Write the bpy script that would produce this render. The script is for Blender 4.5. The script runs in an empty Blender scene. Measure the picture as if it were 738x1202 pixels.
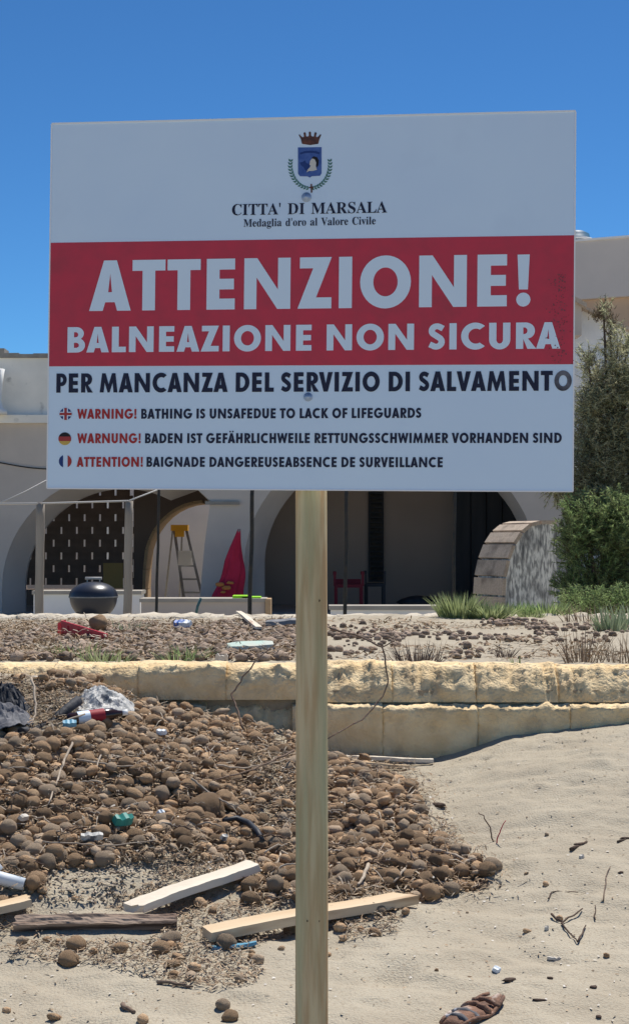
import bpy, bmesh, math, random
import numpy as np
from mathutils import Vector, Matrix, Euler, noise as mn
random.seed(7)
SC = bpy.context.scene
COL = SC.collection
R = math.radians

# ---------------------------------------------------------------- camera
PITCH = R(1.2077)
cam = bpy.data.cameras.new('camera'); camo = bpy.data.objects.new('camera', cam); COL.objects.link(camo)
cam.sensor_fit = 'VERTICAL'; cam.sensor_height = 24.0; cam.lens = 24.0*1850/1202
cam.clip_start = 0.05; cam.clip_end = 2000
CAM = Vector((0, 0, 1.5)); camo.location = CAM; camo.rotation_euler = (math.pi/2+PITCH, 0, 0)
SC.camera = camo
CR = Matrix.Rotation(math.pi/2+PITCH, 3, 'X')

# ---------------------------------------------------------------- sky, sun, exposure
SUN_EL, SUN_AZ = R(64), R(27)
world = bpy.data.worlds.new('World'); SC.world = world; world.use_nodes = True
wn = world.node_tree.nodes; wl = world.node_tree.links
bg = wn['Background']
sky = wn.new('ShaderNodeTexSky'); sky.sky_type = 'NISHITA'; sky.sun_disc = False
sky.sun_elevation = SUN_EL; sky.sun_rotation = SUN_AZ
sky.altitude = 1500; sky.air_density = 0.9; sky.dust_density = 0.0; sky.ozone_density = 5.0
hs = wn.new('ShaderNodeHueSaturation'); hs.inputs['Saturation'].default_value = 1.0; hs.inputs['Value'].default_value = 0.335
gm = wn.new('ShaderNodeGamma'); gm.inputs['Gamma'].default_value = 1.22
tn = wn.new('ShaderNodeMix'); tn.data_type = 'RGBA'; tn.blend_type = 'MULTIPLY'; tn.inputs[0].default_value = 1; tn.inputs[7].default_value = (.58, .97, 1.10, 1)
wl.new(sky.outputs[0], gm.inputs['Color']); wl.new(gm.outputs[0], tn.inputs[6]); wl.new(tn.outputs[2], hs.inputs['Color']); wl.new(hs.outputs[0], bg.inputs['Color'])
bg.inputs['Strength'].default_value = 0.13
sl = bpy.data.lights.new('sun', 'SUN'); sl.energy = 3.5; sl.angle = R(0.53); sl.color = (1.0, 0.945, 0.865)
so = bpy.data.objects.new('sun', sl); COL.objects.link(so)
sdir = Vector((math.cos(SUN_EL)*math.sin(SUN_AZ), math.cos(SUN_EL)*math.cos(SUN_AZ), math.sin(SUN_EL)))
so.rotation_euler = sdir.to_track_quat('Z', 'Y').to_euler(); so.location = (0, 0, 30)
SC.view_settings.view_transform = 'Standard'; SC.view_settings.look = 'None'
SC.view_settings.exposure = 0.62; SC.view_settings.gamma = 1.0
SC.cycles.max_bounces = 8; SC.cycles.diffuse_bounces = 5

# ---------------------------------------------------------------- projection helpers
def ray(u, v): return CR @ Vector(((u-369)/1850, -(v-601)/1850, -1))
def at(u, v, Y):                                   # point seen at photo pixel (u, v), at distance Y
    d = ray(u, v); return CAM + d*(Y/d.y)
def X(u, Y): return at(u, 640, Y).x
def Z(v, Y): return at(369, v, Y).z
def px(p):
    q = CR.transposed() @ (Vector(p)-CAM); return 369+1850*q.x/-q.z, 601-1850*q.y/-q.z
def pxa(P):                                        # the same for an array of points
    Q = (P-np.array(CAM)) @ np.array(CR); return 369+1850*Q[:, 0]/-Q[:, 2], 601-1850*Q[:, 1]/-Q[:, 2]
def interp(x, pts): return np.interp(x, [p[0] for p in pts], [p[1] for p in pts])
def sstep(a, b, x): t = np.clip((x-a)/(b-a), 0, 1); return t*t*(3-2*t)
def inpoly(u, v, poly):
    u = np.asarray(u, float); v = np.asarray(v, float); r = np.zeros(u.shape, bool); n = len(poly)
    for i in range(n):
        (x1, y1), (x2, y2) = poly[i], poly[(i+1) % n]
        if y1 == y2: continue
        c = ((y1 > v) != (y2 > v)) & (u < (x2-x1)*(v-y1)/(y2-y1)+x1); r ^= c
    return r
def vnoise(x, y, seed=0):
    xi = np.floor(x).astype(np.int64); yi = np.floor(y).astype(np.int64); fx = x-xi; fy = y-yi
    fx = fx*fx*(3-2*fx); fy = fy*fy*(3-2*fy)
    def h(a, b):
        n = (a*374761393+b*668265263+seed*1442695041) & 0x7fffffff
        n = ((n ^ (n >> 13))*1274126177) & 0x7fffffff; n = n ^ (n >> 16); return (n & 0xffff)/65535.0
    return (h(xi, yi)*(1-fx)+h(xi+1, yi)*fx)*(1-fy)+(h(xi, yi+1)*(1-fx)+h(xi+1, yi+1)*fx)*fy-0.5
def fbm(x, y, s, o=4, seed=0):
    r = 0; a = 1; t = 0
    for i in range(o): r = r+a*vnoise(x*s, y*s, seed+i*17); s *= 2.03; a *= .5
    return r

# ---------------------------------------------------------------- materials
def nmat(name, c1, c2=None, scale=8, rough=.85, bump=0, bscale=40, detail=6, lo=.35, hi=.65, stretch=None, c3=None, s3=2.0, lo3=.5, hi3=.7, metal=0, spec=.3, island=0, bdist=.01, trans=0):
    m = bpy.data.materials.new(name); m.use_nodes = True; n = m.node_tree.nodes; l = m.node_tree.links
    b = n['Principled BSDF']; b.inputs['Roughness'].default_value = rough; b.inputs['Metallic'].default_value = metal
    b.inputs['Specular IOR Level'].default_value = spec
    tc = n.new('ShaderNodeTexCoord'); vec = tc.outputs['Object']
    if stretch:
        mp = n.new('ShaderNodeMapping'); mp.inputs['Scale'].default_value = stretch; l.new(vec, mp.inputs[0]); vec = mp.outputs[0]
    def nz(s, d=detail):
        t = n.new('ShaderNodeTexNoise'); t.inputs['Scale'].default_value = s; t.inputs['Detail'].default_value = d
        l.new(vec, t.inputs['Vector']); return t.outputs['Fac']
    def ramp(f, a, bb):
        r = n.new('ShaderNodeMapRange'); r.inputs[1].default_value = a; r.inputs[2].default_value = bb; l.new(f, r.inputs[0]); return r.outputs[0]
    def mix(f, a, bb):
        x = n.new('ShaderNodeMix'); x.data_type = 'RGBA'
        if isinstance(f, float): x.inputs[0].default_value = f
        else: l.new(f, x.inputs[0])
        for k, c in ((6, a), (7, bb)):
            if isinstance(c, tuple): x.inputs[k].default_value = (*c, 1)
            else: l.new(c, x.inputs[k])
        return x.outputs[2]
    c = c1
    if c2: c = mix(ramp(nz(scale), lo, hi), c1, c2)
    if c3: c = mix(ramp(nz(s3), lo3, hi3), c, c3)
    if island:
        g = n.new('ShaderNodeNewGeometry'); h = n.new('ShaderNodeHueSaturation')
        v = n.new('ShaderNodeMapRange'); v.inputs[3].default_value = 1-island; v.inputs[4].default_value = 1+island
        oi = n.new('ShaderNodeObjectInfo'); ad = n.new('ShaderNodeMath'); ad.operation = 'ADD'; fr = n.new('ShaderNodeMath'); fr.operation = 'FRACT'
        l.new(g.outputs['Random Per Island'], ad.inputs[0]); l.new(oi.outputs['Random'], ad.inputs[1]); l.new(ad.outputs[0], fr.inputs[0]); l.new(fr.outputs[0], v.inputs[0]); l.new(v.outputs[0], h.inputs['Value'])
        if isinstance(c, tuple): h.inputs['Color'].default_value = (*c, 1)
        else: l.new(c, h.inputs['Color'])
        c = h.outputs[0]
    if isinstance(c, tuple): b.inputs['Base Color'].default_value = (*c, 1)
    else: l.new(c, b.inputs['Base Color'])
    if trans:
        tb = n.new('ShaderNodeBsdfTranslucent'); ms = n.new('ShaderNodeMixShader'); ms.inputs[0].default_value = trans
        l.new(b.outputs[0], ms.inputs[1]); l.new(tb.outputs[0], ms.inputs[2]); l.new(ms.outputs[0], n['Material Output'].inputs[0])
        if isinstance(c, tuple): tb.inputs[0].default_value = (*c, 1)
        else: l.new(c, tb.inputs[0])
    if bump:
        bp = n.new('ShaderNodeBump'); bp.inputs['Strength'].default_value = bump; bp.inputs['Distance'].default_value = bdist
        l.new(nz(bscale, 4), bp.inputs['Height']); l.new(bp.outputs[0], b.inputs['Normal'])
    return m
M = {}
M['panel'] = nmat('panel white shade tinted', (.66, .80, .97), (.69, .83, .985), 5, .32, spec=.6, c3=(.60, .73, .90), s3=7, lo3=.60, hi3=.95)  # white panel; the blue of open shade is tinted into its colour
M['edge'] = nmat('panel edge', (.85, .85, .87), rough=.4)
M['red'] = nmat('print red', (.60, .048, .082), (.52, .05, .08), 30, .4, c3=(.30, .06, .07), s3=9, lo3=.66, hi3=.9)
M['navy'] = nmat('print navy', (.014, .016, .045), rough=.45)
M['bolt'] = nmat('bolt zinc', (.35, .45, .62), rough=.3, metal=.4)
M['fadedo'] = nmat('print faded', (.05, .05, .07), (.16, .16, .19), 60, .5)
M['redtext'] = nmat('print red text', (.42, .03, .03), rough=.45)
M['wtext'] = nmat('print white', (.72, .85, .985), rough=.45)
M['black'] = nmat('print black', (.015, .012, .014), rough=.5)
M['fred'] = nmat('print flag red', (.40, .05, .05), rough=.5)
M['gold'] = nmat('print gold', (.62, .42, .10), rough=.5)
M['blue'] = nmat('print blue', (.045, .10, .34), (.08, .15, .42), 80, .5)
M['fblue'] = nmat('print flag blue', (.02, .05, .20), rough=.5)
M['leafp'] = nmat('print green', (.05, .16, .13), (.08, .22, .2), 100, .5)
M['crownp'] = nmat('print brown', (.06, .03, .03), (.16, .06, .04), 120, .5)
M['cream'] = nmat('print cream', (.62, .6, .55), rough=.5)
M['post'] = nmat('post wood', (.50, .33, .18), (.66, .54, .34), 60, .95, .9, 150, stretch=(1, 1, .08), c3=(.42, .42, .26), s3=26, lo3=.44, hi3=.70, bdist=.004, lo=.4, hi=.6, spec=.05)
M['knot'] = nmat('knot', (.10, .07, .04), rough=.9)
M['sand'] = nmat('sand', (.40, .35, .265), (.46, .41, .315), 2.5, .95, .9, 110, 8, c3=(.33, .265, .19), s3=95, lo3=.50, hi3=.80, bdist=.009)
M['stone'] = nmat('tuff stone', (.76, .56, .31), (.88, .70, .43), 8, .95, 1.0, 60, 10, c3=(.54, .40, .24), s3=7, lo3=.54, hi3=.78, bdist=.012)
M['mortar'] = nmat('mortar', (.42, .34, .24), (.3, .24, .16), 20, .95, .6, 80)
M['ball'] = nmat('seagrass fibre', (.33, .205, .115), (.48, .335, .205), 30, .95, 1.0, 200, 6, island=.42, bdist=.006)
M['ball2'] = nmat('seagrass fibre pale', (.38, .28, .19), (.48, .37, .26), 30, .95, 1.0, 260, 6, island=.25, bdist=.006)
M['wrack'] = nmat('dry seagrass', (.15, .095, .06), (.40, .30, .195), 40, .9, island=.6)
M['wrackl'] = nmat('pale dry seagrass', (.42, .36, .28), (.30, .25, .2), 40, .9, island=.35)
M['shell'] = nmat('shell', (.66, .62, .55), (.5, .45, .38), 60, .6)
M['plank'] = nmat('pale pine board', (.60, .44, .27), (.72, .58, .40), 5, .8, .4, 50, stretch=(.16, 1, 1), c3=(.36, .22, .12), s3=9, lo3=.6, hi3=.75, bdist=.003)
M['plankw'] = nmat('whitish board', (.66, .58, .46), (.76, .68, .56), 8, .8, .5, 60, stretch=(.16, 1, 1), c3=(.42, .22, .12), s3=5, lo3=.62, hi3=.75, bdist=.003)
M['plankg'] = nmat('weathered board', (.22, .15, .11), (.42, .33, .26), 30, .9, .9, 90, stretch=(.06, 1, 1), c3=(.07, .05, .04), s3=26, lo3=.52, hi3=.62, bdist=.006)
M['twig'] = nmat('twig', (.13, .085, .06), (.22, .16, .12), 60, .9)
M['stick'] = nmat('bleached stick', (.50, .42, .33), (.36, .29, .22), 40, .9)
M['stickd'] = nmat('dark stick', (.06, .04, .03), (.12, .08, .06), 60, .9)
M['facade'] = nmat('grey render', (.54, .475, .42), (.60, .53, .465), 1.5, .9, .25, 18, c3=(.46, .40, .36), s3=.9, lo3=.5, hi3=.75)
M['parapet'] = nmat('stained render', (.90, .86, .78), (.80, .77, .70), 2.5, .9, .3, 20, c3=(.22, .22, .21), s3=4, lo3=.62, hi3=.8)
M['peach'] = nmat('peach render', (.62, .44, .29), (.55, .39, .27), 2, .9, .2, 20)
M['beige'] = nmat('beige render', (.66, .60, .54), (.60, .55, .50), 1, .9, .15, 20)
M['coping'] = nmat('coping', (.26, .24, .21), (.36, .33, .29), 6, .9, .5, 30)
M['white'] = nmat('white wash', (.88, .88, .86), (.80, .81, .79), 2, .85, .2, 25)
M['whiteshade'] = nmat('white wash with painted shade', (.86, .86, .86), (.72, .74, .76), 3, .85, .3, 25, c3=(.30, .33, .36), s3=2.2, lo3=.58, hi3=.7)  # bluish grey patches are shade put into the whitewash colour
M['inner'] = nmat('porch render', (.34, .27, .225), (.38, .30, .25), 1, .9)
M['floor'] = nmat('concrete floor', (.42, .39, .34), (.35, .32, .28), 3, .9)
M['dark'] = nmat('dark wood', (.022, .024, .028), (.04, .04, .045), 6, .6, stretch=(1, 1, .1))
M['screen'] = nmat('screen block', (.115, .085, .07), (.15, .11, .09), 5, .9, .3, 30)
M['slab'] = nmat('slab stone', (.46, .37, .29), (.58, .48, .38), 45, .9, .9, 70, c3=(.26, .21, .17), s3=3, lo3=.5, hi3=.66)
M['stainlit'] = nmat('stained render with painted light', (.84, .83, .78), (.30, .30, .29), 30, .9, .9, 40, stretch=(1, 1, .28), c3=(.16, .16, .16), s3=7, lo3=.46, hi3=.62, lo=.42, hi=.60)  # real stains, with sunlit and shaded patches mixed into the same colours
M['wood'] = nmat('weathered pole', (.36, .32, .27), (.26, .22, .18), 8, .85, .4, 50, stretch=(1, 1, .15))
M['iron'] = nmat('dark iron', (.018, .022, .024), (.05, .04, .03), 14, .6)
M['pipe'] = nmat('grey pipe', (.45, .44, .42), rough=.6)
M['enamel'] = nmat('blue black enamel', (.022, .027, .042), rough=.34, spec=.5)
M['alu'] = nmat('aluminium', (.26, .26, .26), (.20, .20, .20), 20, .5, metal=.3)
M['yellow'] = nmat('yellow plastic', (.75, .40, .03), rough=.5)
M['cloth'] = nmat('dark red cloth', (.42, .018, .05), (.50, .025, .07), 4, .85, .2, 40)
M['ochre'] = nmat('ochre print', (.5, .2, .06), rough=.8)
M['neon'] = nmat('lime plastic', (.42, .90, .04), rough=.5)
M['brickm'] = nmat('tan brick', (.45, .30, .17), (.5, .36, .22), 9, .9)
M['redpl'] = nmat('red plastic', (.55, .012, .03), (.42, .012, .03), 12, .45)
M['bag'] = nmat('silver plastic', (.42, .42, .40), (.58, .57, .54), 24, .45, .6, 50, c3=(.10, .11, .13), s3=16, lo3=.56, hi3=.60)
M['bagd'] = nmat('black fabric', (.018, .02, .026), (.05, .052, .06), 9, .7, .5, 50)
M['bagg'] = nmat('grey fabric', (.13, .13, .145), (.19, .19, .20), 12, .8, .5, 50)
M['teal'] = nmat('teal plastic', (.03, .24, .20), (.05, .30, .26), 20, .5)
M['bluepl'] = nmat('light blue plastic', (.10, .30, .45), (.16, .38, .5), 20, .5)
M['paleblue'] = nmat('pale plastic', (.62, .70, .76), (.72, .76, .8), 9, .5)
M['label'] = nmat('red label', (.32, .02, .035), rough=.6)
M['pet'] = nmat('cola', (.03, .012, .008), rough=.15, spec=.6)
M['hose'] = nmat('dark hose', (.03, .035, .045), rough=.55)
M['shoe'] = nmat('rotten leather', (.26, .14, .09), (.12, .07, .05), 20, .8, .8, 60, c3=(.5, .42, .36), s3=14, lo3=.56, hi3=.66)
M['shoed'] = nmat('grey rubber', (.10, .10, .11), (.5, .5, .52), 26, .7, lo=.5, hi=.6)
M['tank'] = nmat('tank blue', (.02, .11, .20), (.03, .14, .25), 5, .5)
M['tama'] = nmat('tamarisk foliage', (.38, .40, .24), (.50, .47, .30), 3, .8, island=.5, trans=.5)
M['tamat'] = nmat('reddish tip foliage', (.20, .13, .08), (.13, .12, .06), 3, .8, island=.4)
M['green'] = nmat('green foliage', (.22, .32, .12), (.33, .40, .18), 3, .75, island=.5, trans=.5)
M['bark'] = nmat('bark', (.09, .065, .05), (.14, .10, .08), 20, .9)
M['grassg'] = nmat('green grass', (.27, .33, .14), (.38, .42, .22), 5, .7, island=.4, trans=.4)
M['grassb'] = nmat('blue green blades', (.26, .33, .19), (.36, .40, .26), 5, .7, island=.3, trans=.35)
M['grassd'] = nmat('dry grass', (.22, .15, .10), (.36, .27, .18), 9, .9, island=.5)
M['clear'] = nmat('milky plastic', (.6, .62, .62), rough=.3)

M['kerb'] = nmat('cream plaster', (.62, .56, .46), (.52, .46, .36), 7, .95, .9, 30, bdist=.02)
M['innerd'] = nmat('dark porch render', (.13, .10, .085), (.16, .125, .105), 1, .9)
M['bluegr'] = nmat('teal paint', (.05, .13, .14), rough=.6)
M['redpl2'] = nmat('dark red fabric', (.22, .02, .03), rough=.7)
M['ochre2'] = nmat('ochre fabric', (.30, .20, .07), rough=.8)
M['blueb'] = nmat('blue white packet', (.05, .14, .45), (.6, .65, .7), 14, .5, lo=.48, hi=.54)
M['palegreen'] = nmat('faded green plastic', (.45, .62, .54), (.55, .55, .48), 9, .6)
M['grassdk'] = nmat('dead dark grass', (.12, .09, .075), (.22, .17, .14), 9, .9, island=.5)
M['ball3'] = nmat('grey seagrass fibre', (.24, .17, .125), (.38, .295, .225), 12, .95, 1.0, 100, 6, island=.4, bdist=.01)
M['speck'] = nmat('dirt specks', (.22, .05, .06), (.12, .10, .11), 60, .8)

# ---------------------------------------------------------------- mesh building
class G:
    def __init__(s): s.v = []; s.f = []; s.sm = []
    def add(s, v, f, smooth=False):
        o = len(s.v); s.v += [tuple(p) for p in v]; s.f += [tuple(i+o for i in q) for q in f]; s.sm += [smooth]*len(f); return s
    def box(s, a, b):
        x0, y0, z0 = a; x1, y1, z1 = b
        return s.add([(x0, y0, z0), (x1, y0, z0), (x1, y1, z0), (x0, y1, z0), (x0, y0, z1), (x1, y0, z1), (x1, y1, z1), (x0, y1, z1)],
                     [(0, 3, 2, 1), (4, 5, 6, 7), (0, 1, 5, 4), (1, 2, 6, 5), (2, 3, 7, 6), (3, 0, 4, 7)])
    def obox(s, c, size, rot=(0, 0, 0)):
        m = Euler(rot).to_matrix(); c = Vector(c); h = [q/2 for q in size]
        P = [c+m@Vector((sx*h[0], sy*h[1], sz*h[2])) for sz in (-1, 1) for sx, sy in ((-1, -1), (1, -1), (1, 1), (-1, 1))]
        return s.add(P, [(0, 3, 2, 1), (4, 5, 6, 7), (0, 1, 5, 4), (1, 2, 6, 5), (2, 3, 7, 6), (3, 0, 4, 7)])
    def tube(s, pts, r, n=8, cap=True):
        pts = [Vector(p) for p in pts]; k = len(pts); r = [r]*k if not hasattr(r, '__len__') else r
        V = []; F = []; prev = None
        for i, p in enumerate(pts):
            t = (pts[min(i+1, k-1)]-pts[max(i-1, 0)]).normalized()
            if prev is None:
                a = t.orthogonal().normalized()
            else:
                a = (prev-t*prev.dot(t)).normalized()
            prev = a; b = t.cross(a)
            for j in range(n):
                w = 2*math.pi*j/n; V.append(p+(a*math.cos(w)+b*math.sin(w))*r[i])
        for i in range(k-1):
            for j in range(n): F.append((i*n+j, i*n+(j+1) % n, (i+1)*n+(j+1) % n, (i+1)*n+j))
        s.add(V, F, True)
        if cap:
            o = len(s.v)-k*n
            s.f.append(tuple(o+j for j in reversed(range(n)))); s.f.append(tuple(o+(k-1)*n+j for j in range(n))); s.sm += [False, False]
        return s
    def lathe(s, prof, c=(0, 0, 0), n=24, axis='Z'):
        c = Vector(c); V = []; F = []
        for (r, h) in prof:
            for j in range(n):
                w = 2*math.pi*j/n
                q = Vector((r*math.cos(w), r*math.sin(w), h)) if axis == 'Z' else Vector((h, r*math.cos(w), r*math.sin(w)))
                V.append(c+q)
        for i in range(len(prof)-1):
            for j in range(n): F.append((i*n+j, i*n+(j+1) % n, (i+1)*n+(j+1) % n, (i+1)*n+j))
        return s.add(V, F, True)
    def blade(s, p, d, L, w, bend=.3, k=3, side=None):
        p = Vector(p); d = Vector(d).normalized(); sd = side or Vector((-d.y, d.x, 0))
        if sd.length < .01: sd = Vector((1, 0, 0))
        sd = sd.normalized(); h = Vector((d.x, d.y, 0)); V = []
        for i in range(k+1):
            t = i/k; q = p+d*(L*t)+h*(bend*L*t*t)-Vector((0, 0, bend*L*.5*t*t)); ww = w*(1-t)**.7/2
            V += [q-sd*ww, q+sd*ww] if i < k else [q]
        F = [(2*i, 2*i+1, 2*i+3, 2*i+2) for i in range(k-1)]+[(2*k-2, 2*k-1, 2*k)]
        return s.add(V, F)
    def ico(s, c, r, sub=1, rough=.1, rot=None, seed=0):
        V, F = ICO[sub]; m = rot or Matrix.Identity(3); c = Vector(c); rr = Vector(r if hasattr(r, '__len__') else (r, r, r)); o = Vector((seed*3.1, seed*1.7, 0))
        return s.add([c+m@Vector((p.x*rr.x, p.y*rr.y, p.z*rr.z))*(1+rough*mn.noise(p*1.7+o)) for p in V], F, True)
    def mesh(s, name, off=None):
        me = bpy.data.meshes.new(name); v = s.v
        if off is not None: v = [(p[0]-off[0], p[1]-off[1], p[2]-off[2]) for p in v]
        me.from_pydata(v, [], s.f); me.polygons.foreach_set('use_smooth', s.sm); me.update(); return me
ICO = {}
for sb in (0, 1, 2, 3):
    b = bmesh.new(); bmesh.ops.create_icosphere(b, subdivisions=max(sb, 1), radius=1)
    b.verts.ensure_lookup_table(); ICO[sb] = ([v.co.copy() for v in b.verts], [tuple(v.index for v in f.verts) for f in b.faces]); b.free()

def thing(name, label, cat, loc=(0, 0, 0), group=None):
    o = bpy.data.objects.new(name, None); COL.objects.link(o); o.location = loc; o.empty_display_size = .1
    o['label'] = label; o['category'] = cat
    if group: o['group'] = group
    return o
def obj(name, g, mat, parent=None, label=None, kind=None):
    off = parent.location if parent else None
    if parent and parent.parent: off = parent.location+parent.parent.location
    me = g.mesh(name, off) if isinstance(g, G) else g
    if isinstance(me, bpy.types.Mesh) and not isinstance(g, G) and off is not None: me.transform(Matrix.Translation(-Vector(off)))
    if not me.materials: me.materials.append(mat)
    o = bpy.data.objects.new(name, me); COL.objects.link(o)
    if parent: o.parent = parent
    if label: o['label'] = label
    if kind: o['kind'] = kind
    return o
def tag(o, label, cat, group=None, kind=None):
    o['label'] = label; o['category'] = cat
    if group: o['group'] = group
    if kind: o['kind'] = kind
    return o
def single(name, g, mat, label, cat, loc, group=None):       # a thing that is one mesh, origin at loc
    me = g.mesh(name, loc); me.materials.append(mat); o = bpy.data.objects.new(name, me); o.location = loc; COL.objects.link(o)
    return tag(o, label, cat, group)
def flat(loops, ext=0.0):                                   # filled 2D outline with holes -> mesh in the XY plane
    cu = bpy.data.curves.new('c', 'CURVE'); cu.dimensions = '2D'; cu.fill_mode = 'BOTH'; cu.extrude = ext
    for L in loops:
        sp = cu.splines.new('POLY'); sp.points.add(len(L)-1)
        for i, p in enumerate(L): sp.points[i].co = (p[0], p[1], 0, 1)
        sp.use_cyclic_u = True
    o = bpy.data.objects.new('c', cu); COL.objects.link(o)
    me = bpy.data.meshes.new_from_object(o.evaluated_get(bpy.context.evaluated_depsgraph_get()))
    bpy.data.objects.remove(o); bpy.data.curves.remove(cu)
    me.materials.clear()
    return me
def upright(loops, y, t):                                   # outline in (x, z) standing as a wall from y to y+t
    me = flat(loops, t/2); me.transform(Matrix.Translation((0, y+t/2, 0)) @ Matrix.Rotation(math.pi/2, 4, 'X')); return me
def ell(cx, cy, rx, ry, a0, a1, n=20): return [(cx+rx*math.cos(R(a0+(a1-a0)*i/n)), cy+ry*math.sin(R(a0+(a1-a0)*i/n))) for i in range(n+1)]

# ---------------------------------------------------------------- terrain
DENSE = [(-90, 790), (60, 800), (165, 828), (250, 845), (330, 862), (385, 893), (440, 903), (490, 926), (502, 960), (528, 1000), (585, 1020), (562, 1045), (500, 1062), (400, 1075), (300, 1050), (200, 1048), (60, 1062), (-90, 1055)]
SPARSE = [(-90, 1050), (200, 1045), (400, 1060), (480, 1072), (465, 1098), (400, 1105), (330, 1112), (300, 1155), (250, 1165), (180, 1150), (100, 1132), (0, 1130), (-90, 1125)]
BARE = [(55, 1022), (180, 1018), (190, 1040), (150, 1062), (50, 1064)]
YW = 8.66
WALLH = [(-400, .78), (0, .775), (100, .75), (160, .634), (250, .564), (340, .447), (385, .339), (450, .316), (500, .34), (560, .41), (600, .455), (640, .475), (738, .525), (900, .56), (1200, .4)]
_pr = np.random.default_rng(3)
PITS = [(_pr.uniform(-1.2, 1.9), _pr.uniform(4.8, 8.4), _pr.uniform(.03, .14), _pr.uniform(-.024, .016)) for _ in range(230)]
def Hfun(x, y):
    u = 369+x/np.maximum(y, 1)*1850
    b = np.interp(y, [-60, 0, 3, 4.9, 6.5, 8.66], [-.6, -.16, -.07, 0, .12, .35])
    wl_ = interp(369+x/.00468, WALLH)-.35
    bl = sstep(5.6, 8.5, y)
    h = b+wl_*bl*np.where(wl_ > 0, 1, sstep(7.4, 8.6, y)/np.maximum(bl, 1e-3))
    h = h+.060*fbm(x, y, .9, 3, 3)*sstep(8.7, 7.8, y)+.034*fbm(x, y, 2.7, 4, 9)+.010*fbm(x+.3*y, y*1.6, 10, 3, 21)
    for a_, b_, r_, d_ in PITS: h = h+d_*np.exp(-((x-a_)/r_)**2-((y-b_)/r_)**2)
    h = h+.0025*np.sin((y*1.0+x*.35+.25*fbm(x, y, 1.3, 2, 40))*38)*sstep(.0, .25, fbm(x, y, .8, 2, 44)+.1)
    h = h+.05*np.exp(-((x-1.25)/.7)**2-((y-7.9)/.5)**2)
    v = 601-1850*(((h-1.5)/np.maximum(y, 1))-math.tan(PITCH))/(1+((h-1.5)/np.maximum(y, 1))*math.tan(PITCH))
    pm = 0
    for k in range(5):
        a = k*1.2566; pm = pm+inpoly(u+14*math.cos(a), v+10*math.sin(a), DENSE)
    h = h+pm/5*(.035+.05*fbm(x, y, 2.3, 3, 33))
    back = .79+.035*fbm(x, y, 1.1, 4, 5)+.02*fbm(x, y, 5, 3, 8)
    h = np.where(y > 8.78, back*sstep(0, 1, np.clip(2, 0, 1)), h)
    h = np.where(y > 15.75, .40+.02*fbm(x, y, .7, 3, 6), h)
    return h
gx = np.unique(np.round(np.concatenate([np.arange(-2.4, 2.41, .013), np.arange(-4.5, 4.51, .06), np.linspace(-20, 20, 61), np.array([-900, -300, -120, -60, -35, 35, 60, 120, 300, 900])]), 4))
gy = np.unique(np.round(np.concatenate([np.arange(4.5, 8.75, .013), np.arange(8.82, 15.71, .035), [8.80, 15.74, 15.76], np.arange(15.8, 30, .5), np.linspace(-8, 4.4, 40), np.array([-400, -100, -40, -20, 32, 40, 60, 100, 200, 400, 1500])]), 4))
GX, GY = np.meshgrid(gx, gy); GZ = Hfun(GX.ravel(), GY.ravel()).reshape(GX.shape)
far = (np.abs(GX) > 60) | (GY > 60) | (GY < -40); GZ[far] = np.where(GY[far] > 15.7, .4, np.minimum(GZ[far], .6))
def Hl(x, y):
    x = np.asarray(x, float); y = np.asarray(y, float)
    i = np.clip(np.searchsorted(gx, x)-1, 0, len(gx)-2); j = np.clip(np.searchsorted(gy, y)-1, 0, len(gy)-2)
    fx = (x-gx[i])/(gx[i+1]-gx[i]); fy = (y-gy[j])/(gy[j+1]-gy[j])
    return (GZ[j, i]*(1-fx)+GZ[j, i+1]*fx)*(1-fy)+(GZ[j+1, i]*(1-fx)+GZ[j+1, i+1]*fx)*fy
def gp(u, v, y0=4.5, y1=15.7):                              # the point of the ground seen at photo pixel (u, v)
    d = ray(u, v); ys = np.arange(y0, y1, .01); t = ys/d.y; z = 1.5+d.z*t; h = Hl(d.x*t, ys)
    k = np.argmax(z <= h) if (z <= h).any() else len(ys)-1
    return Vector((d.x*t[k], ys[k], h[k]))
nx, ny = len(gx), len(gy)
me = bpy.data.meshes.new('sand_ground')
me.vertices.add(nx*ny); me.vertices.foreach_set('co', np.stack([GX, GY, GZ], -1).astype(np.float32).ravel())
a = (np.arange(ny-1)[:, None]*nx+np.arange(nx-1)[None, :]).ravel(); q = np.stack([a, a+1, a+nx+1, a+nx], -1).ravel()
me.loops.add(len(q)); me.loops.foreach_set('vertex_index', q.astype(np.int32)); me.polygons.add(len(a))
me.polygons.foreach_set('loop_start', np.arange(0, len(q), 4, dtype=np.int32)); me.polygons.foreach_set('loop_total', np.full(len(a), 4, np.int32))
me.polygons.foreach_set('use_smooth', np.ones(len(a), bool)); me.update(); me.validate()
me.materials.append(M['sand']); go = bpy.data.objects.new('sand_ground', me); COL.objects.link(go); go['kind'] = 'structure'

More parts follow.
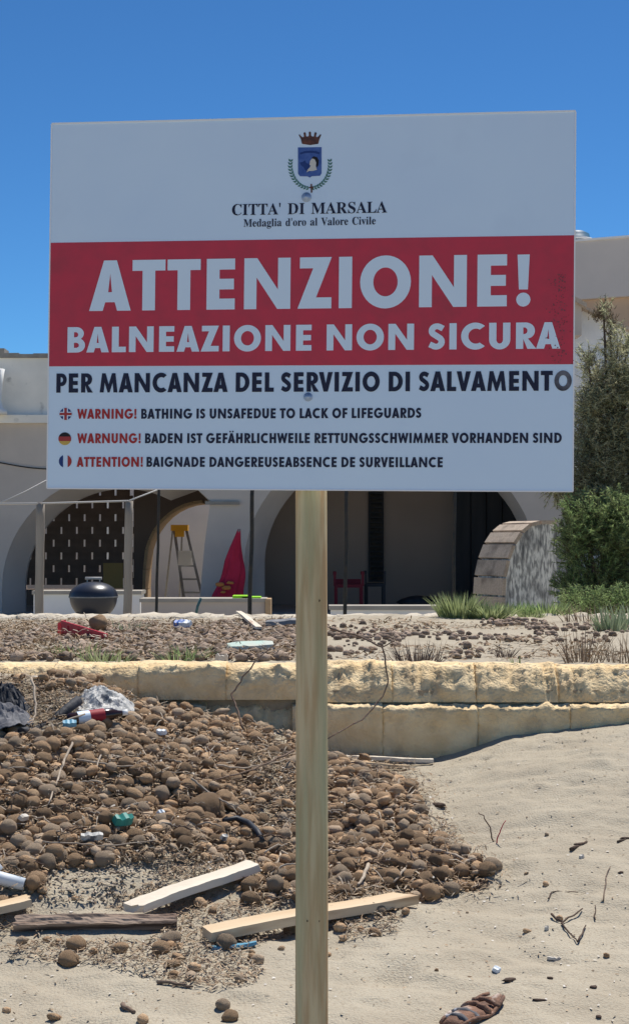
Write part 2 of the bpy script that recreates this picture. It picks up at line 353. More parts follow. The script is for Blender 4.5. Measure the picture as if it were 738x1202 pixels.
SER = {"B":{"'":[151,[[57,306,44,480,107,480,94,306]]],"A":[437,[[-9,0,-9,18,9,21,24,30,36,47,49,75,206,466,224,465,384,87,399,55,411,34,425,22,443,18,443,0,229,0,229,18,270,25,283,46,281,59,273,81,253,132,103,132,79,71,77,65,76,59,75,53,75,48,87,26,124,18,128,18,128,0],[113,161,242,161,177,319]]],"C":[468,[[257,-11,193,-3,137,20,91,56,56,104,34,162,26,228,34,294,56,351,92,399,139,435,195,458,259,465,309,459,367,440,377,436,388,435,408,443,419,465,437,465,437,308,420,308,392,364,356,407,313,434,265,443,174,389,144,226,177,74,278,24,318,29,358,45,395,71,428,106,447,89,365,14]]],"D":[496,[[20,0,20,17,47,21,63,30,71,46,74,75,74,374,71,407,61,426,43,435,15,439,15,455,222,455,328,441,405,396,452,325,468,228,408,57,228,0],[222,24,279,37,319,75,343,139,351,229,319,382,223,433,202,431,190,423,184,409,182,385,182,72,184,48,190,34,202,27]]],"I":[261,[[13,0,13,17,42,23,61,32,72,49,75,75,75,387,72,412,63,427,45,435,13,439,13,455,244,455,244,439,214,435,196,427,186,412,183,387,183,77,184,59,187,44,194,34,206,26,223,21,246,17,246,0]]],"L":[426,[[15,0,15,17,45,22,62,32,72,50,75,81,75,379,71,407,62,425,44,434,16,439,16,455,250,455,250,439,226,437,208,434,196,427,188,416,183,401,182,379,182,83,183,62,185,47,191,37,200,31,214,28,234,28,278,31,315,40,345,56,370,80,391,112,409,154,427,154,402,0]]],"M":[634,[[14,0,14,17,43,22,61,32,72,50,75,79,75,382,74,402,71,416,64,426,53,432,37,436,15,439,15,455,185,455,317,142,449,455,617,455,617,439,590,433,573,423,563,405,560,378,560,85,561,61,565,43,571,31,582,23,596,19,617,17,617,0,396,0,396,17,417,20,433,25,443,32,450,44,453,61,455,83,455,399,288,0,270,0,105,389,105,80,109,48,120,30,139,20,169,17,169,0]]],"R":[473,[[15,0,15,17,45,22,62,32,72,50,75,81,75,379,71,406,62,424,44,434,16,439,16,455,217,455,305,448,367,426,405,388,417,334,392,265,315,224,432,50,443,36,452,26,463,19,478,17,480,17,480,0,338,0,201,212,182,212,182,81,185,50,194,32,212,22,242,17,242,0],[182,234,203,234,249,240,280,258,298,290,304,336,284,407,224,431,202,429,190,422,184,409,182,385]]],"S":[390,[[43,-11,43,158,62,158,83,94,111,50,149,24,197,15,231,20,257,36,273,60,279,89,265,129,225,160,163,191,112,221,77,253,56,289,50,332,54,370,67,403,88,429,115,449,148,462,185,466,206,465,229,461,255,456,282,448,287,447,291,446,296,445,300,445,313,450,320,466,339,466,339,319,322,319,310,354,293,385,272,410,248,429,222,441,194,445,163,440,140,426,125,406,120,380,124,356,137,336,159,319,189,303,253,273,290,253,317,233,337,211,350,188,357,162,359,133,354,93,339,58,314,29,281,8,240,-6,192,-10,175,-9,158,-8,142,-4,126,1,110,6,98,9,90,11,85,12,75,11,69,7,65,0,61,-11]]],"T":[423,[[92,0,92,17,123,21,142,31,152,50,156,81,156,433,149,433,102,426,65,403,41,367,29,318,11,318,11,455,410,455,410,317,394,317,357,404,269,433,263,433,263,81,267,49,276,30,296,21,328,17,328,0]]]},"R":{"'":[151,[[57,306,44,480,107,480,94,306]]],"C":[468,[[257,-11,193,-3,137,20,91,56,56,104,34,162,26,228,34,294,56,351,92,399,139,435,195,458,259,465,309,459,367,440,377,436,388,435,408,443,419,465,437,465,437,308,420,308,392,364,356,407,313,434,265,443,174,389,144,226,177,74,278,24,318,29,358,45,395,71,428,106,447,89,365,14]]],"M":[634,[[14,0,14,17,43,22,61,32,72,50,75,79,75,382,74,402,71,416,64,426,53,432,37,436,15,439,15,455,185,455,317,142,449,455,617,455,617,439,590,433,573,423,563,405,560,378,560,85,561,61,565,43,571,31,582,23,596,19,617,17,617,0,396,0,396,17,417,20,433,25,443,32,450,44,453,61,455,83,455,399,288,0,270,0,105,389,105,80,109,48,120,30,139,20,169,17,169,0]]],"V":[428,[[212,-13,44,381,33,403,22,420,8,432,-14,439,-14,455,211,455,211,439,184,437,166,432,156,423,152,410,155,397,161,378,259,143,348,377,353,394,355,409,351,423,342,432,324,437,299,439,299,455,442,455,442,439,423,436,408,427,395,411,382,383,230,-13]]],"a":[344,[[255,-10,216,1,200,35,151,2,95,-9,64,-4,40,11,25,34,20,63,31,104,63,136,119,164,199,190,199,241,196,266,187,282,171,292,148,296,115,290,104,274,106,268,113,257,121,243,123,231,120,215,110,202,95,194,77,191,59,194,45,203,36,218,33,236,37,259,49,278,69,295,95,308,126,316,162,318,223,312,263,292,285,259,293,210,293,62,293,48,295,40,298,36,304,34,312,36,320,42,329,28,294,-1],[151,34,162,35,174,41,187,50,199,63,199,169,138,139,118,84,126,46]]],"d":[370,[[140,-10,107,-5,78,10,53,35,35,66,23,104,19,147,24,196,36,237,55,272,81,297,112,313,146,318,189,309,223,280,223,401,220,419,212,430,198,437,176,439,176,455,319,455,319,75,320,54,325,41,335,32,353,28,353,11,294,6,223,-10,223,39,188,2],[171,28,187,31,202,41,215,56,223,76,223,242,217,257,206,270,191,278,174,281,147,273,130,250,121,210,118,153,121,98,130,58,146,36]]],"e":[301,[[154,-10,117,-5,85,10,58,35,37,69,24,109,19,157,24,201,38,240,59,273,87,298,120,313,157,318,209,309,249,280,274,234,283,173,283,166,117,166,138,73,199,42,237,53,270,86,285,73,228,11],[116,192,201,192,201,215,199,252,193,277,181,292,161,297,127,274,116,203]]],"g":[327,[[146,-140,89,-136,48,-122,22,-100,14,-75,28,-46,69,-26,35,-1,24,30,28,54,42,74,67,92,102,110,42,150,22,212,27,242,40,268,60,289,88,305,120,315,157,318,196,315,233,304,317,304,317,268,268,268,286,237,291,203,288,176,276,151,258,131,234,116,205,106,172,103,164,103,157,103,149,104,142,104,126,102,112,94,104,84,101,71,111,55,141,49,175,49,223,47,259,40,285,29,303,13,312,-9,316,-37,305,-80,272,-113,219,-133],[157,124,178,130,190,146,197,173,199,211,197,249,190,276,178,292,157,297,137,292,124,276,117,249,114,211,117,173,124,146,137,130],[161,-116,238,-104,263,-66,260,-51,249,-41,231,-36,205,-34,97,-34,79,-52,73,-73,79,-89,95,-103,122,-113]]],"i":[198,[[101,362,81,366,65,376,54,393,50,412,54,432,65,449,81,460,101,463,120,460,137,449,147,432,151,412,147,393,136,376,120,366],[18,0,18,16,35,19,45,26,51,37,52,56,52,252,51,272,47,285,37,291,20,293,21,310,148,310,148,56,150,38,154,26,164,19,180,16,180,0]]],"l":[199,[[18,0,18,16,35,19,45,26,51,37,52,56,52,398,51,417,47,429,38,436,20,439,20,455,148,455,148,56,150,38,154,26,164,19,180,16,180,0]]],"o":[336,[[169,-10,127,-5,90,11,60,37,38,70,24,110,19,154,24,199,38,239,60,272,90,297,127,313,168,318,209,313,245,298,275,273,298,240,312,200,317,154,312,108,298,69,275,36,245,11,210,-5],[169,11,193,18,209,39,214,56,217,81,219,114,220,154,217,227,208,271,192,292,169,299,144,292,128,271,120,227,117,154,118,114,120,82,123,56,128,39,144,18]]],"r":[287,[[18,0,18,16,35,19,45,26,51,37,52,56,52,252,51,273,46,285,37,291,20,293,21,310,146,310,146,252,165,280,187,301,210,314,233,318,258,315,275,304,286,287,289,266,287,248,278,234,265,225,248,222,233,224,222,231,214,240,207,250,199,257,189,260,175,255,162,241,152,220,149,192,149,56,152,37,159,25,173,19,197,16,197,0]]],"v":[306,[[142,-10,38,248,30,267,22,281,12,290,-3,293,-3,310,164,310,164,294,156,294,136,290,129,276,129,272,130,268,185,122,236,253,240,264,241,272,232,289,203,294,203,310,305,310,305,295,289,289,278,279,269,264,260,243,160,-10]]]}}
# ---------------------------------------------------------------- lettering outlines (cap height 1)
def glyph(c):
    t, h = .255, .215
    def ring(cx, cy, rx, ry, tx, ty): return [ell(cx, cy, rx, ry, 0, 360, 36)[:-1], ell(cx, cy, rx-tx, ry-ty, 0, 360, 36)[:-1]]
    if c == ' ': return .36, []
    if c == 'I': return t, [[(0, 0), (t, 0), (t, 1), (0, 1)]]
    if c == 'L': w = .52; return w, [[(0, 0), (w, 0), (w, h), (t, h), (t, 1), (0, 1)]]
    if c == 'T': w = .66; a = (w-t)/2; return w, [[(a, 0), (a+t, 0), (a+t, 1-h), (w, 1-h), (w, 1), (0, 1), (0, 1-h), (a, 1-h)]]
    if c == 'E': w = .56; return w, [[(0, 0), (w, 0), (w, h), (t, h), (t, .395), (w-.02, .395), (w-.02, .605), (t, .605), (t, 1-h), (w, 1-h), (w, 1), (0, 1)]]
    if c == 'F': w = .54; return w, [[(0, 0), (t, 0), (t, .38), (w-.03, .38), (w-.03, .59), (t, .59), (t, 1-h), (w, 1-h), (w, 1), (0, 1)]]
    if c == 'H': w = .74; return w, [[(0, 0), (t, 0), (t, .39), (w-t, .39), (w-t, 0), (w, 0), (w, 1), (w-t, 1), (w-t, .61), (t, .61), (t, 1), (0, 1)]]
    if c == 'N': w = .91; return w, [[(0, 0), (t-.01, 0), (t-.01, .62), (w-t, 0), (w, 0), (w, 1), (w-t+.01, 1), (w-t+.01, .38), (t, 1), (0, 1)]]
    if c == 'M': w = 1.06; return w, [[(0, 0), (t-.02, 0), (.29, .52), (.47, 0), (.59, 0), (.77, .52), (w-t+.02, 0), (w, 0), (w-.13, 1), (w-.34, 1), (w/2, .42), (.34, 1), (.13, 1)]]
    if c in 'AÄ':
        w = .84; q = .275; k = w/2-.13
        L = [[(0, 0), (q, 0), (q+k*.17, .17), (w-q-k*.17, .17), (w-q, 0), (w, 0), (w/2+.13, 1), (w/2-.13, 1)], [(q+k*.37, .37), (w-q-k*.37, .37), (w/2, .74)]]
        if c == 'Ä': L += [ell(w/2-.15, 1.16, .09, .09, 0, 360, 12)[:-1], ell(w/2+.15, 1.16, .09, .09, 0, 360, 12)[:-1]]
        return w, L
    if c == 'V': w = .80; return w, [[(0, 1), (w/2-.12, 0), (w/2+.12, 0), (w, 1), (w-.27, 1), (w/2, .40), (.27, 1)]]
    if c == 'W': w = 1.16; return w, [[(0, 1), (.23, 0), (.41, 0), (w/2, .52), (w-.41, 0), (w-.23, 0), (w, 1), (w-.25, 1), (w-.34, .47), (w/2+.08, 1), (w/2-.08, 1), (.34, .47), (.25, 1)]]
    if c == 'Z': w = .66; return w, [[(0, 0), (w, 0), (w, h), (.36, h), (w, 1), (.04, 1), (.04, 1-h), (.30, 1-h)]]
    if c == 'K': w = .78; return w, [[(0, 0), (t, 0), (t, .40), (.46, 0), (w, 0), (.42, .54), (w-.03, 1), (.44, 1), (t, .64), (t, 1), (0, 1)]]
    if c == 'O': w = .98; return w, ring(w/2, .5, w/2, .515, .255, .235)
    if c == 'D': w = .80; r = .5; return w, [[(0, 0), (.32, 0)]+ell(.32, .5, w-.32, .5, -90, 90, 16)+[(0, 1)], [(t, h)]+ell(.33, .5, w-.33-t, .5-h, -90, 90, 14)+[(t, 1-h)]]
    if c == 'P': w = .62; return w, [[(0, 0), (t, 0), (t, .345)]+ell(.32, .67, w-.32, .33, -90, 90, 12)+[(0, 1)], [(t, .54)]+ell(.29, .67, .11, .135, -90, 90, 8)+[(t, .805)]]
    if c == 'R': w = .68; return w, [[(0, 0), (t, 0), (t, .38), (.40, 0), (w+.03, 0), (.42, .39)]+ell(.34, .685, w-.36, .315, -55, 90, 12)+[(0, 1)], [(t, .56)]+ell(.29, .685, .11, .125, -90, 90, 8)+[(t, .81)]]
    if c == 'B': w = .66; return w, [[(0, 0)]+ell(.36, .285, w-.36, .285, -90, 62, 12)+ell(.33, .745, w-.38, .255, -48, 90, 12)+[(0, 1)], [(t-.01, .185)]+ell(.33, .285, .10, .10, -90, 90, 8)+[(t-.01, .385)], [(t-.01, .60)]+ell(.31, .70, .09, .10, -90, 90, 8)+[(t-.01, .80)]]
    if c == 'U': w = .74; return w, [[(0, 1)]+ell(w/2, .36, w/2, .375, 180, 360, 18)+[(w, 1), (w-t, 1)]+ell(w/2, .36, w/2-t, .15, 360, 180, 14)+[(t, 1)]]
    if c in 'CG':
        w = .86 if c == 'C' else .96; cx = .5; o = ell(cx, .5, .5, .515, 48 if c == 'C' else 38, 312 if c == 'C' else 355, 30); i = ell(cx+.02, .5, .265, .285, 300 if c == 'C' else 322, 60 if c == 'C' else 46, 24)
        if c == 'C': return w, [o+i]
        o = ell(cx, .5, .5, .515, 40, 362, 34); o = o[:-1]+[(w+.02, .56), (.50, .56), (.50, .37), (.72, .37)]
        return w, [o+ell(cx+.01, .5, .255, .285, 318, 50, 24)]
    if c == 'S':
        w = .60; P = [(w-.075, .80)]+ell(.31, .715, .185, .175, 52, 218, 12)[1:]+[(.30, .515)]+ell(.28, .30, .195, .19, 38, -130, 12)+[(.05, .20)]
        P = [Vector((p[0], p[1])) for p in P]; A = []; Bb = []; T = .112
        for k, p in enumerate(P):
            d = (P[min(k+1, len(P)-1)]-P[max(k-1, 0)]).normalized(); nn = Vector((-d.y, d.x)); A.append(tuple(p+nn*T)); Bb.append(tuple(p-nn*T))
        return w, [A+Bb[::-1]]
    if c == '!': return .27, [[(0.02, .99), (.05, .32), (.22, .32), (.25, .99)], ell(.135, .125, .135, .135, 0, 360, 16)[:-1]]
SB = dict(A=(0, 0), B=(.095, .04), C=(.05, .02), D=(.095, .05), E=(.095, .075), F=(.095, .02), G=(.05, .07), H=(.095, .095), I=(.095, .095), K=(.095, 0), L=(.095, .01), M=(.06, .06), N=(.095, .095), O=(.05, .05), P=(.095, .02), R=(.095, .01), S=(.035, .04), T=(.015, .015), U=(.09, .09), V=(0, 0), W=(0, 0), Z=(.035, .035))
SB['!'] = (.09, .05); SB['Ä'] = (0, 0); SB[' '] = (0, 0)
def line(text, mode='sans', gap=.075):
    L = []; x = 0
    for c in text:
        if mode == 'sans':
            w, g = glyph(c); x += SB[c][0]+(.012 if c != ' ' else 0); g = [[(p[0]+x, p[1]) for p in l] for l in g]; x += w+SB[c][1]
        else:
            if c == ' ': x += .55; continue
            a, g = SER[mode][c]; g = [[(l[i]/455+x, l[i+1]/455) for i in range(0, len(l), 2)] for l in g]; x += a/455
        L += g
    return L

# ---------------------------------------------------------------- the sign
SP = (-0.01565, 2.97254, 1.95781, -0.12795, 0.00292, 0.010524, 1.0, 0.70648)
SM = Matrix.Rotation(SP[3], 3, 'Z') @ Matrix.Rotation(SP[4], 3, 'X') @ Matrix.Rotation(SP[5], 3, 'Y')
SCN = Vector(SP[:3])
def S(u, v):                                                # photo pixel -> (x, z) on the panel's face
    d = ray(u, v); n = SM @ Vector((0, 1, 0)); t = (SCN-CAM).dot(n)/d.dot(n); q = SM.transposed() @ (CAM+d*t-SCN); return q.x, q.z
sign = thing('warning_sign', 'large white and red Italian bathing warning sign on a round wooden post in the sand', 'sign', (at(364.5, 640, 3.02).x, 3.02, -.1))
def on_sign(name, loops, mat, lift, label=None, parent=None, ext=0.0):
    me = flat(loops, ext); me.transform(Matrix.Translation(SCN) @ SM.to_4x4() @ Matrix.Translation((0, -lift, 0)) @ Matrix.Rotation(math.pi/2, 4, 'X'))
    return obj(name, me, mat, parent or sign, label)
W2, H2 = .5, SP[7]/2
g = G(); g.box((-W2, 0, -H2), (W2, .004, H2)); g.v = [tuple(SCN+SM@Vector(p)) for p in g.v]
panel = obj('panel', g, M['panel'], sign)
g = G()
for a, b in (((-W2, -.0012, H2-.0018), (W2, .0045, H2+.0012)), ((-W2-.0012, -.0012, -H2), (-W2+.0012, .0045, H2-.0018)), ((W2-.0012, -.0012, -H2), (W2+.0012, .0045, H2-.0018)), ((-W2, -.0012, -H2-.0012), (W2, .0045, -H2+.0012))): g.box(a, b)
g.v = [tuple(SCN+SM@Vector(p)) for p in g.v]; obj('edge_trim', g, M['edge'], sign)
def rect(x0, z0, x1, z1): return [(x0, z0), (x1, z0), (x1, z1), (x0, z1)]
zt = (S(60, 285.6)[1]+S(674, 275.6)[1])/2; zb = (S(57, 430.7)[1]+S(673, 427)[1])/2
on_sign('red_band', [rect(-W2+.0012, zb, W2-.0012, zt)], M['red'], .0005)
def put(text, mode, u0, vb0, u1, vb1, cap, mat, lift=.0009, gap=.075, label=None):
    x0, z0 = S(u0, vb0); x1, z1 = S(u1, vb1); L = line(text, mode, gap)
    a = min(p[0] for l in L for p in l); b = max(p[0] for l in L for p in l); sx = (x1-x0)/(b-a); cz = cap/1850*2.97
    L = [[(x0+(p[0]-a)*sx, z0+(z1-z0)*(p[0]-a)/(b-a)+p[1]*cz) for p in l] for l in L]
    return on_sign('lettering', L, mat, lift, label)
put('ATTENZIONE!', 'sans', 105, 365.2, 622, 359.3, 60.5, M['wtext'], label='big white heading lettering')
put('BALNEAZIONE NON SICURA', 'sans', 79.5, 414, 657, 409.2, 30.6, M['wtext'], gap=.09)
put('PER MANCANZA DEL SERVIZIO DI SALVAMENT', 'sans', 66.5, 461, 648, 458.7, 23, M['navy'], gap=.085)
put('O', 'sans', 650, 458.7, 670.4, 458.5, 23, M['fadedo'], label='faded last letter of the navy line')
for t1, a1, b1, t2, a2, b2, v1, v2 in (('WARNING!', 91, 160.5, 'BATHING IS UNSAFEDUE TO LACK OF LIFEGUARDS', 166, 494, 491.6, 490.6),
                                       ('WARNUNG!', 91, 165.5, 'BADEN IST GEFÄHRLICHWEILE RETTUNGSSCHWIMMER VORHANDEN SIND', 170.5, 658.7, 520.3, 520),
                                       ('ATTENTION!', 90.3, 168, 'BAIGNADE DANGEREUSEABSENCE DE SURVEILLANCE', 172.3, 519.2, 548, 548.6)):
    put(t1, 'sans', a1, v1, b1, v1, 11.8, M['redtext'], gap=.10)
    put(t2, 'sans', a2, v1, b2, v2, 11.8, M['navy'], gap=.10)
put("CITTA' DI MARSALA", 'B', 272.4, 252.8, 454, 249.6, 13, M['navy'])
put("Medaglia d'oro al Valore Civile", 'R', 286, 266.4, 440.7, 263.4, 9, M['navy'])
def Q(pts): return [S(*p) for p in pts]
def circ(u, v, r, n=24): return [S(u+r*math.cos(2*math.pi*i/n), v+r*math.sin(2*math.pi*i/n)) for i in range(n)]
def seg(u, v, r, a0, a1, n=14): return [S(u+r*math.cos(R(a0+(a1-a0)*i/n)), v+r*math.sin(R(a0+(a1-a0)*i/n))) for i in range(n+1)]
# flags
fl = on_sign('flag', [circ(77.5, 486, 7)], M['fblue'], .0007, 'round British flag')
on_sign('cross', [Q([(76, 479), (79, 479), (79, 484.6), (84.6, 484.6), (84.6, 487.4), (79, 487.4), (79, 493), (76, 493), (76, 487.4), (70.4, 487.4), (70.4, 484.6), (76, 484.6)])], M['fred'], .0013, parent=fl)
on_sign('cross_border', [Q([(74.7, 479.4), (80.3, 479.4), (80.3, 483.4), (84.2, 483.4), (84.2, 488.6), (80.3, 488.6), (80.3, 492.6), (74.7, 492.6), (74.7, 488.6), (70.8, 488.6), (70.8, 483.4), (74.7, 483.4)])], M['wtext'], .001, parent=fl)
fl = on_sign('flag', [seg(76.5, 515, 7.5, 180+20, 360-20)], M['black'], .0007, 'round German flag')
on_sign('stripe', [seg(76.5, 515, 7.5, 200, 158, 6)+seg(76.5, 515, 7.5, 22, -20, 6)], M['fred'], .0007, parent=fl)
on_sign('stripe', [seg(76.5, 515, 7.5, 22, 158)], M['gold'], .0007, parent=fl)
fl = on_sign('flag', [seg(77, 541.5, 7.5, 110, 250)], M['fblue'], .0007, 'round French flag')
on_sign('stripe', [seg(77, 541.5, 7.5, -68, 68)], M['fred'], .0007, parent=fl)
# crest
em = on_sign('crest', [Q([(349.6, 173.2), (377.3, 172.8), (377.3, 203.5), (375.5, 206.4), (366, 207), (363.6, 208.6), (361, 207.2), (352, 207), (349.8, 204)])], M['blue'], .0007, 'blue shield of the town crest')
on_sign('scroll', [Q([(351.6, 179.5), (357, 177.6), (364, 177), (371, 177.4), (375.4, 179.2), (374.6, 181.4), (369, 179.9), (363.5, 179.5), (357.5, 180), (352.4, 181.8)])], M['fblue'], .0010, parent=em)
on_sign('figure', [Q([(366.2, 186.2), (369.2, 187), (371, 191), (370.6, 195.5), (372, 199.5), (367.5, 200.8), (362.5, 200.9), (360, 202.6), (360.6, 199.5), (363.8, 196.6), (364.6, 194.5), (363.2, 193.4), (364, 189)])], M['cream'], .0012, parent=em)
on_sign('hair', [Q([(365.4, 186), (368, 183.6), (372, 184.6), (374.2, 188.5), (373.6, 194), (372, 197), (371, 194.5), (371.2, 190.6), (369.4, 187.2)])], M['black'], .0012, parent=em)
on_sign('hair', [Q([(351.8, 191), (355.5, 190), (358, 188.4), (359.4, 191.5), (362.6, 192.6), (363.6, 195), (362, 198), (360.5, 201.5), (358, 199.5), (356, 196), (353, 194)])], M['fblue'], .0012, parent=em)
on_sign('crown', [Q([(354.4, 169), (353.2, 163.5), (350.6, 158.6), (351.4, 157.6), (353, 159.6), (355, 161.3), (356.8, 160.4), (356.2, 156.2), (357.6, 155), (358.8, 156.6), (359.3, 160.2), (361.4, 160.4), (362.6, 158.8), (362.3, 155.4), (363.7, 154.3), (365, 155.6), (364.9, 158.9), (366.4, 160.4), (368.4, 160.2), (369, 156.2), (370.3, 154.9), (371.6, 156.3), (370.8, 160.2), (372.3, 161.2), (374.6, 159.3), (376, 157.4), (376.9, 158.5), (374.8, 163.5), (373.4, 169), (364, 170.4)])], M['crownp'], .0007)
wr = []
for sgn in (-1, 1):
    for k in range(13):
        t = k/12; a = R(186-t*92) if sgn < 0 else R(-6+t*92)
        cx, cy = 364+23.2*math.cos(a)*1.0, 193+28*math.sin(a)
        for s2 in (-1, 1):
            d = a+(math.pi/2 if sgn > 0 else -math.pi/2)+math.pi+s2*.62; ln = 5.2-1.6*abs(t-.4)
            ex, ey = math.cos(d), math.sin(d); nx2, ny2 = -ey, ex
            wr.append(Q([(cx, cy), (cx+ex*ln*.45+nx2*1.15, cy+ey*ln*.45+ny2*1.15), (cx+ex*ln, cy+ey*ln), (cx+ex*ln*.45-nx2*1.15, cy+ey*ln*.45-ny2*1.15)]))

leaves = G()
for k, lf in enumerate(wr):
    l_ = -.0006-.00002*(k % 7)
    leaves.add([SCN+SM@Vector((p[0], l_, p[1])) for p in lf], [(0, 1, 2, 3)])
obj('laurel_wreath', leaves, M['leafp'], sign)
on_sign('ribbon', [Q([(364.6, 216), (366.2, 216), (366.3, 219.5), (368, 219.6), (368, 221), (366.4, 221.2), (366.6, 226), (364.8, 226.4), (364.6, 221), (362.4, 221), (362.4, 219.6), (364.5, 219.4)])], M['crownp'], .0010)
for u, v, r in ((359.6, 231.6, 4.6), (361.5, 466, 4.2)):
    g = G(); rr = r/1850*2.97; g.lathe([(rr*1.25, 0), (rr*1.2, .0015), (rr*.85, .002), (rr*.8, .004), (rr*.45, .0062), (0, .007)], n=18)
    x, z = S(u, v); g.v = [tuple(SCN+SM@(Vector((x, -.0005, z))+Vector((p[0], -p[2], p[1])))) for p in g.v]
    obj('bolt', g, M['bolt'], sign)
g = G()
for k in range(150):
    u = random.gauss(656, 6); v = random.uniform(322, 428); r = random.uniform(.3, .9)
    g.add([SCN+SM@Vector((x, -.0013-.00002*(k % 9), z)) for x, z in circ(u, v, r, 5)], [(0, 1, 2, 3, 4)])
obj('dirt_specks', g, M['speck'], sign, kind='stuff')
# post
pc = at(364.2, 640, 3.035); g = G(); n = 40; V = []; F = []; zs = np.linspace(-.45, 2.2, 60)
for i, z in enumerate(zs):
    rr = .0308+.0006*math.sin(z*3.1)+(.0012 if z < 1.6 else 0)*0
    cx = pc.x+.0022*math.sin(z*1.4)+(1.5-z)*.0012; cy = pc.y+(1.6-z)*.045*0
    for j in range(n):
        w = 2*math.pi*j/n; q = rr*(1+.02*mn.noise(Vector((math.cos(w)*1.5, math.sin(w)*1.5, z*1.2))))
        V.append((cx+q*math.cos(w), cy+q*math.sin(w), z))
for i in range(len(zs)-1):
    for j in range(n): F.append((i*n+j, i*n+(j+1) % n, (i+1)*n+(j+1) % n, (i+1)*n+j))
g.add(V, F, True); g.f.append(tuple((len(zs)-1)*n+j for j in range(n))); g.sm.append(False)
post = obj('post', g, M['post'], sign)
g = G(); kn = obj
for (u, v, r) in ((374, 1082, 1.7), (376, 1088, 1.4), (375, 705, 1.3), (361, 1081, 1.1), (379, 1084, .9)):
    dx = (u-364.5)/1850*3.005; p = Vector((pc.x+dx, pc.y-math.sqrt(.0313**2-dx*dx)-.0002, Z(v, 3.005))); rr = r/1850*3
    g.ico(p, (rr, rr*.35, rr*1.3), 1, .4, seed=u)
obj('knot', g, M['knot'], post)
# ---------------------------------------------------------------- sandstone wall at the top of the beach
wall = thing('sandstone_wall', 'low yellow tuff stone retaining wall of two eroded courses behind the beach', 'wall', (0, YW, .3))
def block(u0, u1, z0, z1, yf, dep, er, seed, parent=wall, name='stone_block', nx=34, ny=8, nz=15, Y=8.66, amp=.011, mat='stone', gapx=-.001):
    x0, x1 = X(u0, Y)+gapx, X(u1, Y)-gapx; V = {}; g = G(); o = Vector((seed*7.3, seed*2.9, seed))
    def vid(i, j, k):
        if (i, j, k) in V: return V[(i, j, k)]
        a, b, c = i/nx, j/ny, k/nz; p = Vector((x0+(x1-x0)*a, yf+dep*b, z0+(z1-z0)*c))
        ex = min(a, 1-a)*(x1-x0); ez = 1-c
        nn = mn.noise(p*9+o)+.5*mn.noise(p*23+o)
        t_e = 0
        if er > 0:                                      # weathered upper front edge
            e = er*(.9+.35*mn.noise(Vector((p.x*4, 0, 0))+o)+.3*mn.noise(Vector((p.x*17, 0, 0))+o)+.2*mn.noise(Vector((p.x*45, 0, 0))+o))
            t = max(0, c-(1-e/(z1-z0)))/(e/(z1-z0)+1e-6) if e > 0 else 0
            t_e = t if e > 0 else 0
            p.y += (min(e, .22)*.74*t**1.5)*(1-b)
        r = .004
        for d_, ax, sg in ((ex+.006*mn.noise(p*30+o), 0, 1 if a < .5 else -1),):
            if d_ < r: p.y += (r-d_)*.8*(1 if b < .5 else 0)
        if t_e > 0 and b < .9: q = min(1, t_e*1.5)*(1-b); p.y -= .020*q*(mn.noise(p*13+o)+.7*mn.noise(p*34+o)+.4*mn.noise(p*70+o)); p.z += .016*q*(mn.noise(p*11-o)+.6*mn.noise(p*29-o)+.4*mn.noise(p*60+o))
        if c > .99: p.z -= .012*(1 if b in (0, 1) else 0)+.004
        p += Vector((nn*amp*.35, (nn+.5*mn.noise(p*55+o))*amp*(1.0 if b < .5 else .4), (nn*amp*.8 if c > .5 else 0)+.008*mn.noise(p*3+o)*c))
        V[(i, j, k)] = len(g.v); g.v.append(tuple(p)); return V[(i, j, k)]
    for i in range(nx):
        for j in range(ny):
            g.f.append((vid(i, j, nz), vid(i+1, j, nz), vid(i+1, j+1, nz), vid(i, j+1, nz)))
        for k in range(nz):
            g.f.append((vid(i, 0, k), vid(i+1, 0, k), vid(i+1, 0, k+1), vid(i, 0, k+1)))
            g.f.append((vid(i+1, ny, k), vid(i, ny, k), vid(i, ny, k+1), vid(i+1, ny, k+1)))
    for j in range(ny):
        for k in range(nz):
            g.f.append((vid(0, j+1, k), vid(0, j, k), vid(0, j, k+1), vid(0, j+1, k+1)))
            g.f.append((vid(nx, j, k), vid(nx, j+1, k), vid(nx, j+1, k+1), vid(nx, j, k+1)))
    g.sm = [True]*len(g.f)
    return obj(name, g, M[mat], parent)
us = [(-260, -150, .05), (-150, -50, .06), (-50, 62, .15), (62, 163, .11), (163, 265, .055), (265, 368, .10), (368, 460, .21), (460, 560, .20), (560, 655, .22), (655, 760, .21), (760, 860, .1)]
for k, (a, b, er) in enumerate(us):
    zt_ = .846+[.0, .0, -.004, .004, .006, -.002, .006, 0, -.006, -.014, -.01][k]
    block(a, b, .652 if k < 6 else .636, zt_, YW+.03*(k > 5)+[0, .01, 0, .012, 0, .008][k % 6]*.6, .24, er, k+1)
vs = [(-200, -90, .03), (-90, 20, .03), (20, 130, .03), (130, 242, .03), (242, 343, .14), (343, 448, .012), (448, 559, .03), (559, 668, .025), (668, 770, .015), (770, 870, .02)]
for k, (a, b, er) in enumerate(vs):
    block(a, b, .30, .630 if k > 4 else .640, YW-.030*(k > 4)+[0, .006, -.004][k % 3], .24, er, k+31)
g = G(); g.box((X(-260, YW), YW+.06, .25), (X(860, YW), YW+.22, .70)); obj('mortar', g, M['mortar'], wall)
